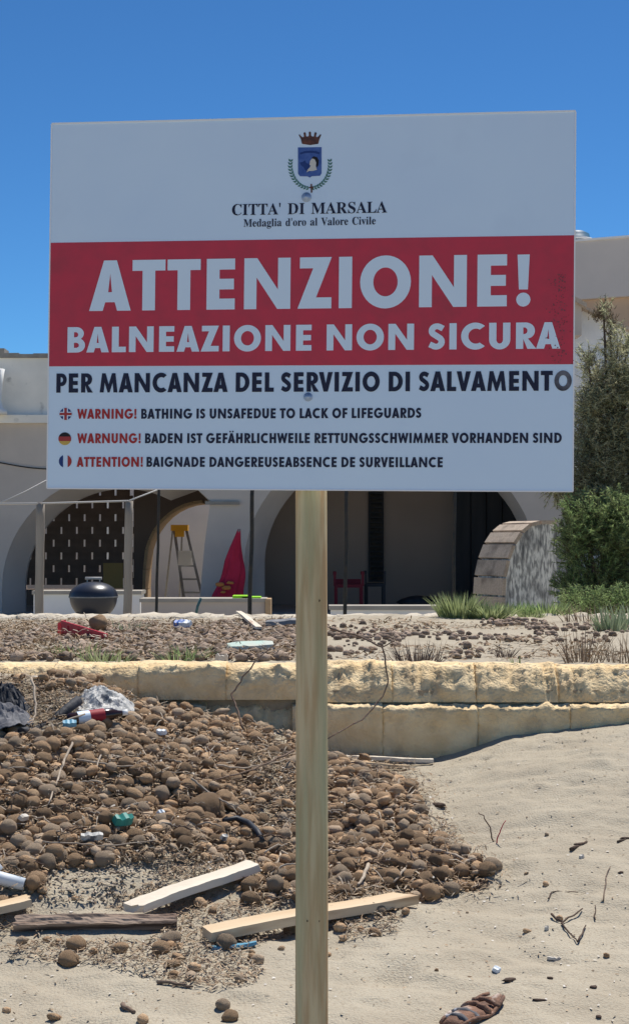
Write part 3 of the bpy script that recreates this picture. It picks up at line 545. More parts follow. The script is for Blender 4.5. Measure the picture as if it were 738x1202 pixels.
# ---------------------------------------------------------------- far kerb wall before the house yard
fw = thing('yard_wall', 'low cream kerb wall between the sandy strip and the house yard', 'wall', (0, 15.5, .7))
for k, (a, b) in enumerate([(-120, 20), (20, 150), (150, 262), (262, 395), (395, 540), (540, 690), (690, 840)]):
    block(a, b, .66, .812+.004*(k % 3), 15.45, .30, .07, k+60, fw, 'kerb_block', 20, 4, 4, Y=15.5, amp=.03, mat='kerb')
# ---------------------------------------------------------------- the house
F = 24.0
house = thing('beach_house', 'grey rendered beach house with arched porch and stained parapet', 'house', (-3, F, .4))
def loopz(pts, Y=F): return [(X(u, Y), Z(v, Y)) for u, v in pts]
def earc(u, v, ru, rv, a0, a1, n=18): return [(u+ru*math.cos(R(a0+(a1-a0)*i/n)), v-rv*math.sin(R(a0+(a1-a0)*i/n))) for i in range(n+1)]
outer = [(-330, 800), (-330, 492), (665, 492), (665, 800)]
archA = [(3, 735), (3, 692)]+earc(140, 690, 137, 134, 178, 62, 20)+[(230, 573), (247, 588), (240, 640), (232, 735)]
archA2 = [(21, 735), (21, 692)]+earc(140, 690, 119, 118, 178, 62, 20)+[(229, 573.5), (244, 589), (237, 640), (230, 735)]
archB = [(287, 735), (287, 665)]+earc(458, 662, 171, 150, 178, 2, 34)+[(629, 665), (629, 735)]
archB2 = [(309, 735), (309, 665)]+earc(467, 662, 158, 138, 178, 2, 34)+[(625, 665), (625, 735)]
archC = [(-300, 735)]+earc(-170, 686, 120, 114, 180, 0, 24)+[(-50, 735)]
me = upright([loopz(outer), loopz(archA), loopz(archB), loopz(archC)], F, .06); obj('facade_wall', me, M['facade'], house)
me = upright([loopz(outer), loopz(archA2), loopz(archB2), loopz(archC)], F+.60, .15); obj('facade_wall', me, M['facade'], house)
for A1, A2 in ((archA, archA2), (archB, archB2)):
    n = len(A1); g = G(); g.add([(X(u, F), F+.03, Z(v, F)) for u, v in A1]+[(X(u, F), F+.61, Z(v, F)) for u, v in A2], [(i, i+1, n+i+1, n+i) for i in range(n-1)], True); obj('arch_reveal', g, M['facade'], house)
g = G(); g.box((X(-340, F), F-.10, Z(497, F)), (X(668, F), F+.6, Z(487.5, F))); obj('cornice', g, M['parapet'], house)
g = G(); g.box((X(-330, F), F+.03, Z(487.4, F)), (X(664, F), F+.30, Z(420, F))); obj('parapet', g, M['parapet'], house)
g = G(); k0 = X(-335, F); xx = np.linspace(k0, X(667, F), 60)
for a, b in zip(xx[:-1], xx[1:]):
    dz = .02*mn.noise(Vector((a*2, 0, 0))); u_ = px((a, F, 4))[0]; ex = max(0, (10-u_)*.004) if u_ < 10 else 0
    g.box((a, F-.01, Z(419.9, F)), (b, F+.35, Z(415.5, F)+dz+min(ex, .10)))
obj('coping', g, M['coping'], house)
# roof, floor, inner walls of the porch
B = 27.6
g = G(); g.box((X(-330, F), F+.76, 3.62), (X(664, F), B+.4, 3.80)); obj('porch_ceiling', g, M['inner'], house)
g = G(); g.box((X(-330, F), F-.0+.002, .30), (X(664, F), B+.4, .46)); obj('porch_floor', g, M['floor'], house)
openD = [(166, 760), (168, 668)]+earc(240, 665, 72, 78, 170, 92, 12)+[(262, 587), (262, 760)]
winL = [(20, 693), (20, 500), (157, 500), (157, 693)]
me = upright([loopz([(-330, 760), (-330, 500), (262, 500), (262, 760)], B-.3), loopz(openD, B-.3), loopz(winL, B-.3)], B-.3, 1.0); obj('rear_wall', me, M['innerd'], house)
g = G(); g.box((X(262, B)+.02, F+2.2, .46), (X(262, B)+.25, B+.7, 3.62)); obj('partition_wall', g, M['inner'], house)
me = upright([loopz([(270, 760), (270, 480), (720, 480), (720, 760)], B)], B+.001, .3); obj('rear_wall', me, M['inner'], house)
g = G(); g.box((X(664, F)-.3, F+.76, .46), (X(664, F), B, 3.62)); obj('end_wall', g, M['inner'], house)
# voussoirs of the inner arch's reveal
pts = [(168, 715), (167, 692), (168, 668)]+earc(240, 665, 72, 78, 165, 92, 8)
for (u0, v0), (u1, v1) in zip(pts[:-1], pts[1:]):
    a = at(u0, v0, B-.3); b = at(u1, v1, B-.3); d = (b-a).normalized(); nrm = Vector((-d.z, 0, d.x))
    if nrm.x < 0: nrm = -nrm
    if nrm.z > 0 and abs(d.x) > .3: nrm = -nrm if nrm.z > 0 else nrm
    g = G(); m_ = (a+b)/2; L_ = (b-a).length-.012; th = .05
    A0, A1 = m_-d*L_/2, m_+d*L_/2
    g.add([A0, A1, A1+nrm*th, A0+nrm*th, A0+Vector((0, .98, 0)), A1+Vector((0, .98, 0)), A1+nrm*th+Vector((0, .98, 0)), A0+nrm*th+Vector((0, .98, 0))], [(0, 1, 2, 3), (7, 6, 5, 4), (0, 4, 5, 1), (1, 5, 6, 2), (2, 6, 7, 3), (3, 7, 4, 0)])
    obj('arch_stone', g, M['brickm'], house)
# perforated screen: staggered blocks with slits between
xs0, xs1 = X(20, B), X(157, B); zt0, zb0 = Z(500, B), Z(693, B)
pit = X(18, B)-X(0, B); rowh = .222; sw = .045; bm_ = G(); bm_.box((-(pit-sw)/2, 0, -rowh*.27), ((pit-sw)/2, .10, rowh*.27)); bme = bm_.mesh('screen_block'); bme.materials.append(M['screen'])
r_ = 0; z = zb0+.16; g = G()
g.box((xs0, B-.20, zb0), (xs1, B-.08, zb0+.02))
while z < zt0+.1:
    x = xs0-(pit/2 if r_ % 2 else 0)
    while x < xs1-pit*.6:
        o = bpy.data.objects.new('screen_block', bme); COL.objects.link(o); o.parent = house
        o.location = Vector((x+pit/2, B-.2+random.uniform(-.004, .004), z))-house.location; x += pit
    g.box((xs0, B-.205, z+rowh*.27), (xs1, B-.075, z+rowh*.73)); z += rowh; r_ += 1
obj('screen_course', g, M['screen'], house)
# shutter, dark boards in the right porch
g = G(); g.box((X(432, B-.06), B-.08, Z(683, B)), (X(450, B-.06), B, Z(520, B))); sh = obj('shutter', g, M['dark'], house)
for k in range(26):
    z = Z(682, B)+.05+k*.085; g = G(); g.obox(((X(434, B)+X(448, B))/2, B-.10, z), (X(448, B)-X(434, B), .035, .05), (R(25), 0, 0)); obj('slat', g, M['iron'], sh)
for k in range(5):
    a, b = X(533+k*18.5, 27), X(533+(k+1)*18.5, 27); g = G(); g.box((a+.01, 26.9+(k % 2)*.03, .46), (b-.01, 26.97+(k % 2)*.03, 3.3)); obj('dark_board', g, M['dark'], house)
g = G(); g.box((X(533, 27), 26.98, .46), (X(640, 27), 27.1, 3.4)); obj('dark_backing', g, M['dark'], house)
g = G(); g.box((X(241, F), F-.05, Z(592.5, F)), (X(281, F), F-.001, Z(588.5, F))); obj('ledge', g, M['coping'], house)
# white baluster at the left end of the roof edge
g = G(); c = at(-6, 486, F-.25); g.lathe([(0, 0), (.19, 0), (.19, .05), (.13, .10), (.10, .2), (.115, .45), (.15, .68), (0, .70)], c, 20)
single('roof_baluster', g, M['white'], 'white turned baluster on the ledge at the far left of the parapet', 'baluster', c)
# courtyard wall seen through the inner arch
g = G(); g.box((X(120, 31), 31, .3), (X(330, 31), 31.2, 3.6)); single('courtyard_wall', g, M['white'], 'bright white courtyard wall behind the stepladder', 'wall', (X(230, 31), 31, .3))
g = G(); g.box((X(-60, 30), 30.6, .3), (X(119, 30), 30.8, 3.4)); single('garden_wall', g, M['white'], 'pale wall glimpsed through the slits of the block screen', 'wall', (X(40, 30), 30.6, .3))
# gable wing and upper storey at the right
wing = thing('gable_wing', 'whitewashed side wing with shade patches in its colour and sloping tiled coping behind the tamarisk', 'building', (X(700, 24.9), 24.9, .4))
me = upright([loopz([(668, 760), (668, 357), (687, 364), (738, 388.5), (900, 466), (900, 760)], 24.8)], 24.8, 3.0); obj('wall', me, M['whiteshade'], wing)
for k in range(9):
    a = at(686+k*24, 362.5+k*11.5, 24.6); b = at(686+(k+1)*24-1, 362.5+(k+1)*11.5-.5, 24.6); g = G()
    g.add([a, b, b+Vector((0, 3, 0)), a+Vector((0, 3, 0)), a+Vector((0, 0, .045)), b+Vector((0, 0, .045)), b+Vector((0, 3, .045)), a+Vector((0, 3, .045))], [(3, 2, 1, 0), (4, 5, 6, 7), (0, 1, 5, 4), (1, 2, 6, 5), (2, 3, 7, 6), (3, 0, 4, 7)]); obj('coping_tile', g, M['slab'], wing)
g = G(); a = at(640, 333, 24.2); b = at(688, 361, 24.2); hh = Vector((0, 0, .07)); dd = Vector((0, .6, 0))
g.add([a, b, b+dd, a+dd, a+hh, b+hh, b+dd+hh, a+dd+hh], [(3, 2, 1, 0), (4, 5, 6, 7), (0, 1, 5, 4), (1, 2, 6, 5), (2, 3, 7, 6), (3, 0, 4, 7)]); obj('roof_tile', g, M['slab'], wing)
g = G(); g.box((X(640, 24.5), 24.35, Z(395, 24.5)), (X(681, 24.5), 24.79, Z(352, 24.5))); obj('corner_block', g, M['facade'], wing)
up = thing('upper_storey', 'plain beige flat-roofed upper storey behind the gable wing', 'building', (X(720, 29), 29, .4))
def slabq(pts, th, zt):                                     # wall between two ground points with sloped picture lines
    (xa, ya, za0, za1), (xb, yb, zb0_, zb1_) = pts; d = Vector((xb-xa, yb-ya, 0)).normalized(); n_ = Vector((-d.y, d.x, 0))*th
    P = [Vector((xa, ya, za0)), Vector((xb, yb, zb0_)), Vector((xb, yb, zb1_)), Vector((xa, ya, za1))]; g = G()
    return g.add(P+[p+n_ for p in P], [(0, 1, 2, 3), (7, 6, 5, 4), (0, 4, 5, 1), (1, 5, 6, 2), (2, 6, 7, 3), (3, 7, 4, 0)])
za, zc = 6.95, 5.90
ya, yb_ = 29.4, 28.0
pa, pb = at(640, 290, ya), at(860, 290, yb_)
zt1 = Z(285, at(680, 285, 29.15).y); zl1 = Z(352, 29.1)
obj('parapet_wall', slabq(((pa.x, pa.y-.12, zl1, zt1), (pb.x, pb.y-.12, zl1, zt1)), 3, 0), M['beige'], up)
obj('wall', slabq(((pa.x, pa.y, .4, zl1-.002), (pb.x, pb.y, .4, zl1-.002)), 3, 0), M['peach'], up)
obj('parapet_cap', slabq(((pa.x, pa.y-.15, zt1+.001, zt1+.04), (pb.x, pb.y-.15, zt1+.001, zt1+.04)), .35, 0), M['white'], up)
c = at(675, 284.5, 31.5); g = G(); g.lathe([(0, -.9), (.30, -.9), (.30, 0), (.32, .02), (.32, .07), (.29, .08), (.27, .16), (.16, .22), (0, .235)], c, 32)
tk = thing('water_tank', 'round blue water tank on the roof just right of the sign', 'water tank', c-Vector((0, 0, .9))); obj('tank_body', g, M['tank'], tk)
g = G(); g.lathe([(.322, .018), (.345, .018), (.345, .055), (.322, .055)], c, 32); obj('rim', g, M['white'], tk)

# curved buttress with stone slabs
bt_c = at(592, 715, 21.0); YAWB = R(24)
butt = thing('curved_buttress', 'quarter round garden buttress with stone slabs on its curve and stained white face with sunlit patches in its colour', 'buttress', (bt_c.x, bt_c.y, .4))
def BL(x, y, z): c, s = math.cos(YAWB), math.sin(YAWB); return Vector((bt_c.x+x*c-y*s, bt_c.y+x*s+y*c, z))
ztop = Z(615, 21.1); zsp = Z(700, 21); Wd = .82; rx_ = .56
prof = [(0, zsp)]+[(rx_-rx_*math.cos(R(t)), zsp+(ztop-zsp)*math.sin(R(t))) for t in np.linspace(0, 90, 19)[1:]]
fp = [(0, .3)]+prof+[(Wd, ztop), (Wd, .3)]; DP = .74; g = G(); n = len(fp)
g.add([BL(x, .0, z) for x, z in fp]+[BL(x, DP, z) for x, z in fp], [tuple(range(n))[::-1], tuple(range(n, 2*n))]+[(i, (i+1) % n, (i+1) % n+n, i+n) for i in range(n)])
obj('core', g, M['stainlit'], butt)
kk = [0, 3, 6, 9, 12, 15, 18]; sl_pts = [(0, zsp-.45), (0, zsp-.22)]+[prof[k] for k in kk]+[(Wd, ztop)]
for (x0, z0), (x1, z1) in zip(sl_pts[:-1], sl_pts[1:]):
    d = Vector((x1-x0, z1-z0)); L_ = d.length; d.normalize(); nn = Vector((-d.y, d.x))*.05; s0 = d*.012; g = G()
    p0 = Vector((x0, z0))+s0; p1 = Vector((x1, z1))-s0
    P = [p0, p1, p1+nn, p0+nn]; g.add([BL(p.x, -.015, p.y) for p in P]+[BL(p.x, DP+.02, p.y) for p in P], [(0, 1, 2, 3), (7, 6, 5, 4), (0, 4, 5, 1), (1, 5, 6, 2), (2, 6, 7, 3), (3, 7, 4, 0)])
    obj('slab', g, M['slab'], butt)

# low terrace walls in front of the porch
def lowwall(name, u0, u1, v, Y, mat, label, th=.5, zb=.3):
    g = G(); g.box((X(u0, Y), Y, zb), (X(u1, Y), Y+th, Z(v, Y)-.05)); t = thing(name, label, 'wall', (X((u0+u1)/2, Y), Y, zb)); obj('body', g, M[mat], t)
    g = G(); g.box((X(u0, Y)-.02, Y-.03, Z(v, Y)-.049), (X(u1, Y)+.02, Y+th+.02, Z(v, Y))); obj('cap', g, M['floor'], t); return t
lowwall('terrace_wall', 40, 165, 693.5, 21.5, 'white', 'low white terrace wall behind the kettle barbecue')
lowwall('terrace_wall', 166, 311, 702.5, 20.5, 'facade', 'low grey terrace wall under the stepladder and red parasol')
lowwall('terrace_wall', 388, 516, 711, 18.5, 'white', 'long low white step in front of the dark right porch', .35)
g = G(); g.box((X(311.5, 20.5), 20.45, .3), (X(318, 20.5), 20.9, Z(703, 20.5))); single('brick_pier', g, M['brickm'], 'small tan brick pier at the end of the grey terrace wall', 'pier', (X(314, 20.5), 20.6, .3))
# ---------------------------------------------------------------- poles and wires
def pole(name, u, vt, r, mat, Y, label, group=None, lean=0, u2=None):
    a = at(u if u2 is None else u2, vt, Y); b = at(u, 728, Y); b.z = .38; g = G(); P = []; N_ = 10
    for i in range(N_+1):
        t = i/N_; P.append(b.lerp(a, t)+Vector((.010*mn.noise(Vector((u, t*4, 0))), 0, 0)))
    g.tube(P, [r*(1.05-.1*i/N_+.08*mn.noise(Vector((i*.7, u, 1)))) for i in range(N_+1)], 12)
    return single(name, g, M[mat], label, 'pole', b, group)
pole('wooden_pole', 46, 590, .047, 'wood', 17, 'weathered wooden pole at the left end of the washing rail', u2=48)
pole('wooden_pole', 149, 588, .046, 'wood', 17, 'weathered wooden pole right of the kettle barbecue', u2=152)
g = G(); g.tube([at(-80, 592, 17), at(46, 591, 16.97), at(151, 588, 16.97)], .010, 8); single('rail', g, M['pipe'], 'thin grey rail across the tops of the two wooden poles', 'rail', at(50, 590, 17))
g = G(); g.tube([at(151, 588, 17), at(190, 573, 19), at(230, 556, 21)], .009, 8); single('wire', g, M['pipe'], 'pale line rising from the right wooden pole to behind the sign', 'wire', at(151, 588, 17))
g = G(); g.tube([at(-20, 600, 20), at(30, 577, 20.5), at(90, 545, 21)], .009, 6); single('wire', g, M['pipe'], 'pale slanting line in front of the left arch', 'wire', at(30, 577, 20))
g = G(); g.tube([at(-20+k*10, 543+7.5*math.sin(min(1.57, max(0, (k*10-20)/60)*1.57)), F-.03) for k in range(10)], .009, 6); single('cable', g, M['iron'], 'dark cable sagging across the house front left of the sign', 'cable', at(20, 545, F-.03))
for u, vt, Y, r, lab, u2 in ((183, 560, 16.6, .015, 'thin dark iron pole in front of the bright inner arch', 187), (292, 560, 16.4, .022, 'thin dark iron pole just right of the red parasol', 297), (404, 560, 16.4, .020, 'thin dark iron pole just right of the sign post', 407), (531, 560, 16.6, .017, 'thin dark iron pole beside the grass clump', 534)):
    b = pole('iron_pole', u, vt, r, 'iron', Y, lab, u2=u2)
g = G(); a = at(233, 703, 16.2); g.tube([at(230, 722, 16.0), at(232, 712, 16.0), at(236, 702, 16.0)], .014, 8); single('stake', g, M['bluegr'], 'short teal garden stake at the far wall below the stepladder', 'stake', a)

# kettle barbecue
c = at(110, 700.5, 19.0); kr = .285
bbq = thing('kettle_barbecue', 'dark blue kettle barbecue in front of the low white wall', 'barbecue', (c.x, c.y, .40))
g = G(); g.lathe([(.0, -.24)]+[(kr*math.cos(R(a)), 1.0*kr*math.sin(R(a))) for a in range(-78, 1, 6)], (c.x, c.y, c.z), 40); obj('bowl', g, M['enamel'], bbq)
g = G(); g.lathe([(kr*1.03, -.012), (kr*1.03, .012)]+[(kr*1.02*math.cos(R(a)), .012+.60*kr*math.sin(R(a))) for a in range(4, 91, 6)], (c.x, c.y, c.z), 40); lid = obj('lid', g, M['enamel'], bbq)
g = G(); g.lathe([(kr*1.035, -.008), (kr*1.045, 0), (kr*1.035, .008)], (c.x, c.y, c.z), 40); obj('seam_ring', g, M['alu'], lid)
g = G(); g.tube([c+Vector((-.075, 0, .16)), c+Vector((-.075, 0, .215))], .008, 6); g.tube([c+Vector((.075, 0, .16)), c+Vector((.075, 0, .215))], .008, 6); g.tube([c+Vector((-.10, 0, .222)), c+Vector((.10, 0, .222))], .017, 10); obj('handle', g, M['pipe'], lid)
for a in (90, 210, 330):
    g = G(); d = Vector((math.cos(R(a)), math.sin(R(a)), 0)); p0 = c+d*.2+Vector((0, 0, -.15)); p1 = Vector((c.x, c.y, .41))+d*.30; g.tube([p0, p1], .013, 8); obj('leg', g, M['alu'], bbq)
g = G(); g.lathe([(0, 0), (.18, 0), (.18, .015), (0, .015)], (c.x, c.y, .62), 20); obj('ash_tray', g, M['alu'], bbq)

# stepladder
Y = 28.9; lad = thing('stepladder', 'aluminium stepladder with yellow top in the courtyard arch', 'ladder', (X(216, Y), Y, .46))
def rail(u0, v0, u1, v1, y0, y1, w, mat='alu', name='rail', t=.05):
    a = at(u0, v0, y0); b = at(u1, v1, y1); b2 = a+(b-a)*((a.z-.40)/(a.z-b.z)); g = G(); sd = Vector((w/2, 0, 0)); dp = Vector((0, t/2, 0))
    g.add([a-sd-dp, a+sd-dp, a+sd+dp, a-sd+dp, b2-sd-dp, b2+sd-dp, b2+sd+dp, b2-sd+dp], [(0, 1, 2, 3), (7, 6, 5, 4), (0, 4, 5, 1), (1, 5, 6, 2), (2, 6, 7, 3), (3, 7, 4, 0)]); return obj(name, g, M[mat], lad)
rail(204.5, 620, 216, 702, Y, Y-.45, .05); rail(218.5, 620, 238, 702, Y, Y-.45, .05)
rail(203, 622, 194, 702, Y+.05, Y+.5, .03); rail(214, 622, 211, 702, Y+.05, Y+.5, .03)
g = G(); a = at(211.5, 620, Y); g.box((a.x-.16, a.y-.12, a.z-.05), (a.x+.15, a.y+.12, a.z+.06)); g.box((a.x-.08, a.y-.13, a.z-.16), (a.x+.08, a.y-.02, a.z-.05)); obj('top_cap', g, M['yellow'], lad)
for k, t in enumerate((.36, .54, .73, .92)):
    ul, ur = 204.5+11.5*t, 218.5+19.5*t; v = 620+82*t; a = at(ul, v, Y-.45*t); b = at(ur, v, Y-.45*t); g = G(); g.box((a.x+.01, a.y-.04, a.z-.015), (b.x-.01, b.y+.10, a.z+.015)); obj('step', g, M['alu'], lad)
g = G(); a = at(217, 655, Y-.4); g.box((a.x-.12, a.y, a.z-.13), (a.x+.12, a.y+.02, a.z+.13)); obj('notice_plate', g, M['white'], lad)

# folded red parasol
Y = 23.4; tip = at(281, 621, Y); par = thing('folded_parasol', 'folded dark red parasol with ochre print leaning on the porch pier', 'parasol', (X(268, Y), Y, .45))
g = G(); V = []; NS = 14; NA = 44; base = at(267.5, 701, Y)
for i in range(NS+1):
    t = i/NS; cx = tip.x+(base.x-tip.x)*t**1.05; z = tip.z+(base.z-.12-tip.z)*t; r = .02+.20*t**.85
    for j in range(NA):
        a = 2*math.pi*j/NA; rr = r*(1+.20*math.sin(a*6+t*3)*min(1, t*2)+.45*mn.noise(Vector((math.cos(a)*1.3, math.sin(a)*1.3, t*2.6))))
        V.append((cx+rr*math.cos(a), Y+.6*rr*math.sin(a), z+.05*math.sin(a*6)*t+.12*t*mn.noise(Vector((math.cos(a)*2, math.sin(a)*2, 5)))))
g.add(V, [(i*NA+j, i*NA+(j+1) % NA, (i+1)*NA+(j+1) % NA, (i+1)*NA+j) for i in range(NS) for j in range(NA)], True); obj('canopy', g, M['cloth'], par)
g = G(); g.tube([tip+Vector((.0, 0, .0)), Vector((X(252, Y), Y, .46))], .02, 8); obj('pole', g, M['wood'], par)
g = G()
for u, v, ru, rv in ((258, 686, 5, 2.4), (266, 690, 6, 2.6), (270, 684, 4, 2), (262, 695, 3, 1.6)):
    p = at(u, v, Y-.165); k = .0127
    g.ico(p, (ru*k, .012, rv*k), 2, .5, seed=u)
obj('fish_print', g, M['ochre'], par)
g = G(); a = at(290, 703.5, 20.6); g.add([], []); P = []
for (u, v) in ((274, 703), (283, 701.5), (293, 703), (306, 702.4)): P.append(at(u, v, 20.6)+Vector((0, 0, .01)))
for k, (u0, u1, v) in enumerate(((273, 292, 703.2), (284, 306, 704.6))):
    a = at(u0, v, 20.55); b = at(u1, v, 20.55); g.box((a.x, a.y, a.z-.03), (b.x, b.y+.3+.02*k, a.z+.045))
single('plastic_mat', g, M['neon'], 'lime green folded plastic mat on the grey terrace wall', 'mat', at(290, 704, 20.6))

# porch furniture
def chair(name, u0, u1, v0, v1, Y, mat, label, cat):
    cx = (X(u0, Y)+X(u1, Y))/2; w = X(u1, Y)-X(u0, Y); zt_ = Z(v0, Y); t = thing(name, label, cat, (cx, Y, .46)); d = .5; zs_ = .46+.40
    g = G(); g.obox((cx, Y-.22, zs_), (w*.86, .5, .05)); obj('seat', g, M[mat], t)
    g = G(); g.obox((cx, Y+.05, (zs_+zt_)/2), (w*.86, .05, zt_-zs_), (R(-10), 0, 0)); obj('backrest', g, M[mat], t)
    for sx in (-1, 1):
        g = G(); g.obox((cx+sx*w*.46, Y-.2, zs_+.2), (w*.10, .5, .05)); g.obox((cx+sx*w*.46, Y-.42, zs_+.1), (w*.08, .05, .2)); obj('armrest', g, M[mat], t)
        for sy in (-.42, .02):
            g = G(); g.obox((cx+sx*w*.42, Y+sy, (zs_+.46)/2), (.045, .045, zs_-.46)); obj('leg', g, M[mat], t)
chair('armchair', 391, 426, 680, 712, 25.2, 'redpl2', 'red armchair in the shade of the right porch', 'armchair')
chair('armchair', 427, 451, 685, 712, 25.8, 'dark', 'dark armchair beside the red one in the shaded porch', 'armchair')
c = at(488, 706, 25.5); g = G(); g.ico((c.x, c.y, .58), (.3, .2, .12), 2, .5, seed=4); g.ico((c.x+.35, c.y, .56), (.2, .2, .10), 2, .5, seed=5); single('dark_bundle', g, M['dark'], 'low dark bundle lying on the porch floor right of the armchairs', 'bundle', (c.x, c.y, .46))
c = at(133, 676, 25.8); g = G(); g.obox((c.x, c.y, c.z), (.32, .05, .42), (R(-8), 0, R(10))); g.obox((c.x, c.y+.02, .65), (.05, .05, .5)); single('cushion', g, M['ochre2'], 'ochre chair cushion in the shade of the left arch', 'cushion', (c.x, c.y, .46))
# ---------------------------------------------------------------- seagrass balls
rng = np.random.default_rng(11)
BM = []
for k in range(8):
    g = G(); rot = Matrix.Identity(3)
    g.ico((0, 0, 0), (1, .88+.1*random.random(), .76+.16*random.random()), 3, .15, seed=k*5+1); me = g.mesh('ball'); me.materials.append(M['ball'] if k < 6 else M['ball2']); BM.append(me)
def scatter_balls(polyfn, xr, yr, n, rmed, rmax, existing, over=.80, dens=None, zk=.55, layers=1, rmin=.012):
    rs = np.clip(rng.lognormal(math.log(rmed), .40, n), rmin, rmax); rs = np.sort(rs)[::-1]
    xs = rng.uniform(*xr, n); ys = rng.uniform(*yr, n); zs = Hl(xs, ys); u, v = pxa(np.stack([xs, ys, zs], -1)); ok = polyfn(u, v) & (u > -70) & (u < 800)
    out = []; cell = rmax*2; grid = existing
    for i in np.nonzero(ok)[0]:
        x, y, r = xs[i], ys[i], rs[i]; a, b = int(x//cell), int(y//cell); good = True
        for da in (-1, 0, 1):
            for db in (-1, 0, 1):
                for (x2, y2, r2) in grid.get((a+da, b+db), ()):
                    if (x-x2)**2+(y-y2)**2 < ((r+r2)*over)**2: good = False; break
                if not good: break
            if not good: break
        if not good: continue
        grid.setdefault((a, b), []).append((x, y, r)); out.append((x, y, float(zs[i])+r*zk, r))
    return out
def gfun(u, v): return inpoly(u, v, DENSE)
balls = []
KEEP = [[(140, 1012), (300, 1012), (312, 1030), (180, 1082), (140, 1085)], [(225, 1100), (226, 1085), (475, 1040), (484, 1060), (250, 1115)], [(-40, 1062), (212, 1070), (212, 1100), (-40, 1100)], [(70, 808), (165, 825), (150, 850), (20, 872), (20, 850)], [(-40, 812), (50, 812), (50, 855), (-40, 860)], [(-20, 1026), (34, 1026), (34, 1054), (-20, 1054)]]
def keepout(u, v):
    r = np.zeros(len(u), bool)
    for p in KEEP: r |= inpoly(u, v, p)
    return r
THIN = [[(150, 985), (235, 985), (235, 1022), (140, 1022)], [(285, 870), (345, 880), (350, 985), (310, 985), (285, 920)], [(0, 790), (60, 800), (150, 830), (60, 850), (0, 830)]]
def pA(u, v):
    th = np.zeros(len(u), bool)
    for p in THIN: th |= inpoly(u, v, p)
    j = 40*fbm(u, v, .03, 3, 61); k = 24*fbm(u, v, .03, 3, 67); e = rng.normal(0, 10, len(u))
    q = np.where(u > 400, .25, 1.0); return inpoly(u+(j+e)*q+np.where(u > 400, 9, 0), v+(k+e*.5)*q, DENSE) & ~inpoly(u, v, BARE) & ~keepout(u, v) & ~(th & (rng.random(len(u)) > .12))
gr = {}
balls += scatter_balls(pA, (-2.2, 1.2), (5.2, 8.62), 50000, .0165, .040, gr, .72, zk=.55, rmin=.010)
g2 = {}
top = scatter_balls(lambda u, v: pA(u, v) & (rng.random(len(u)) < .5), (-2.2, 1.2), (5.2, 8.62), 6000, .018, .034, g2, 1.25)
balls += [(x, y, z+.026, r) for x, y, z, r in top]
balls += scatter_balls(lambda u, v: inpoly(u, v, SPARSE) & ~keepout(u, v) & (rng.random(len(u)) < .06), (-2.2, 1.0), (4.9, 6.4), 3000, .022, .036, {}, 1.0, zk=.4)
loose = [(302, 1130, .022), (296, 1128, .02), (283, 1152, .019), (262, 1183, .025), (270, 1198, .026), (258, 1180, .016), (8, 1188, .016), (64, 1198, .02), (168, 1199, .02), (399, 1093, .025), (440, 1098, .022), (385, 1122, .013), (476, 1074, .019), (405, 1085, .014), (423, 1093, .016),
         (656, 1080, .017), (618, 1095, .014), (641, 981, .011), (617, 1027, .009), (200, 1113, .022), (110, 1120, .018), (228, 1140, .024), (210, 1128, .02), (711, 1124, .014), (640, 1040, .015), (330, 1115, .012), (512, 1140, .008), (548, 1072, .007)]
for u, v, r in loose:
    p = gp(u, v); balls.append((p.x, p.y, p.z+r*.35, r))
u_, v_ = pxa(np.array([b[:3] for b in balls])); rp = np.array([b[3]/b[1] for b in balls]); vis = (u_ > -12) & (u_ < 750) & (v_ < 1210)
# band behind the wall
def pB(u, v): return (v > 733+14*sstep(120, 0, u)+8*vnoise(u*.03, v*0, 2)) & (v < 776) & (u < 372) & (rng.random(len(u)) < .02+1.6*vnoise(u*.02, v*.12, 9)+.5)
def pC(u, v): return (v > 733) & (v < 774) & (u > 372) & (vnoise(u*.02, v*.08, 4) > .12) & (rng.random(len(u)) < .3)
def pD(u, v): return (v > 728) & (v < 752) & (u > 372) & (u < 640) & (vnoise(u*.015, v*.1, 7) > -.05) & (rng.random(len(u)) < .5)
back = scatter_balls(pB, (-3.6, .6), (9.0, 14.6), 22000, .030, .055, {}, 1.0, zk=.35)+scatter_balls(pC, (0, 3), (9.0, 14), 2500, .022, .04, {}, 1.0, zk=.4)+scatter_balls(pD, (0, 2.4), (10.5, 15), 2500, .024, .04, {}, .9, zk=.4)
order = sorted([i for i in range(len(balls)) if vis[i]], key=lambda i: -rp[i])
sel = set(order[:300]); st = G(); st2 = G()
for i, (x, y, z, r) in enumerate(balls):
    rot = Euler((random.uniform(-.5, .5), random.uniform(-.5, .5), random.uniform(0, 6.28)))
    if i in sel:
        o = bpy.data.objects.new('seagrass_ball', BM[random.randrange(8)]); COL.objects.link(o); o.location = (x, y, z); o.scale = (r*1.08,)*3; o.rotation_euler = rot
        pile = z > 0 and inpoly(np.array([u_[i]]), np.array([v_[i]]), DENSE)[0]
        tag(o, 'brown fibrous seagrass ball in the heap of washed-up balls on the beach' if pile else 'brown fibrous seagrass ball lying on the sand below the main heap', 'seagrass ball', 'seagrass balls heaped on the beach' if pile else 'seagrass balls on the sand in front of the heap')
    else:
        (st if random.random() < .7 else st2).ico((x, y, z), (r*random.uniform(.95, 1.35), r*.95, r*random.uniform(.6, .9)), 2 if r/y > .0035 else 1, random.choice((.16, .25, .5)), rot.to_matrix(), seed=i % 97)
o = obj('seagrass_balls', st, M['ball']); tag(o, 'mass of small brown seagrass balls heaped on the beach', 'seagrass balls', kind='stuff')
o = obj('seagrass_balls', st2, M['ball2']); tag(o, 'paler dried seagrass balls mixed into the heap', 'seagrass balls', kind='stuff')
st = G()
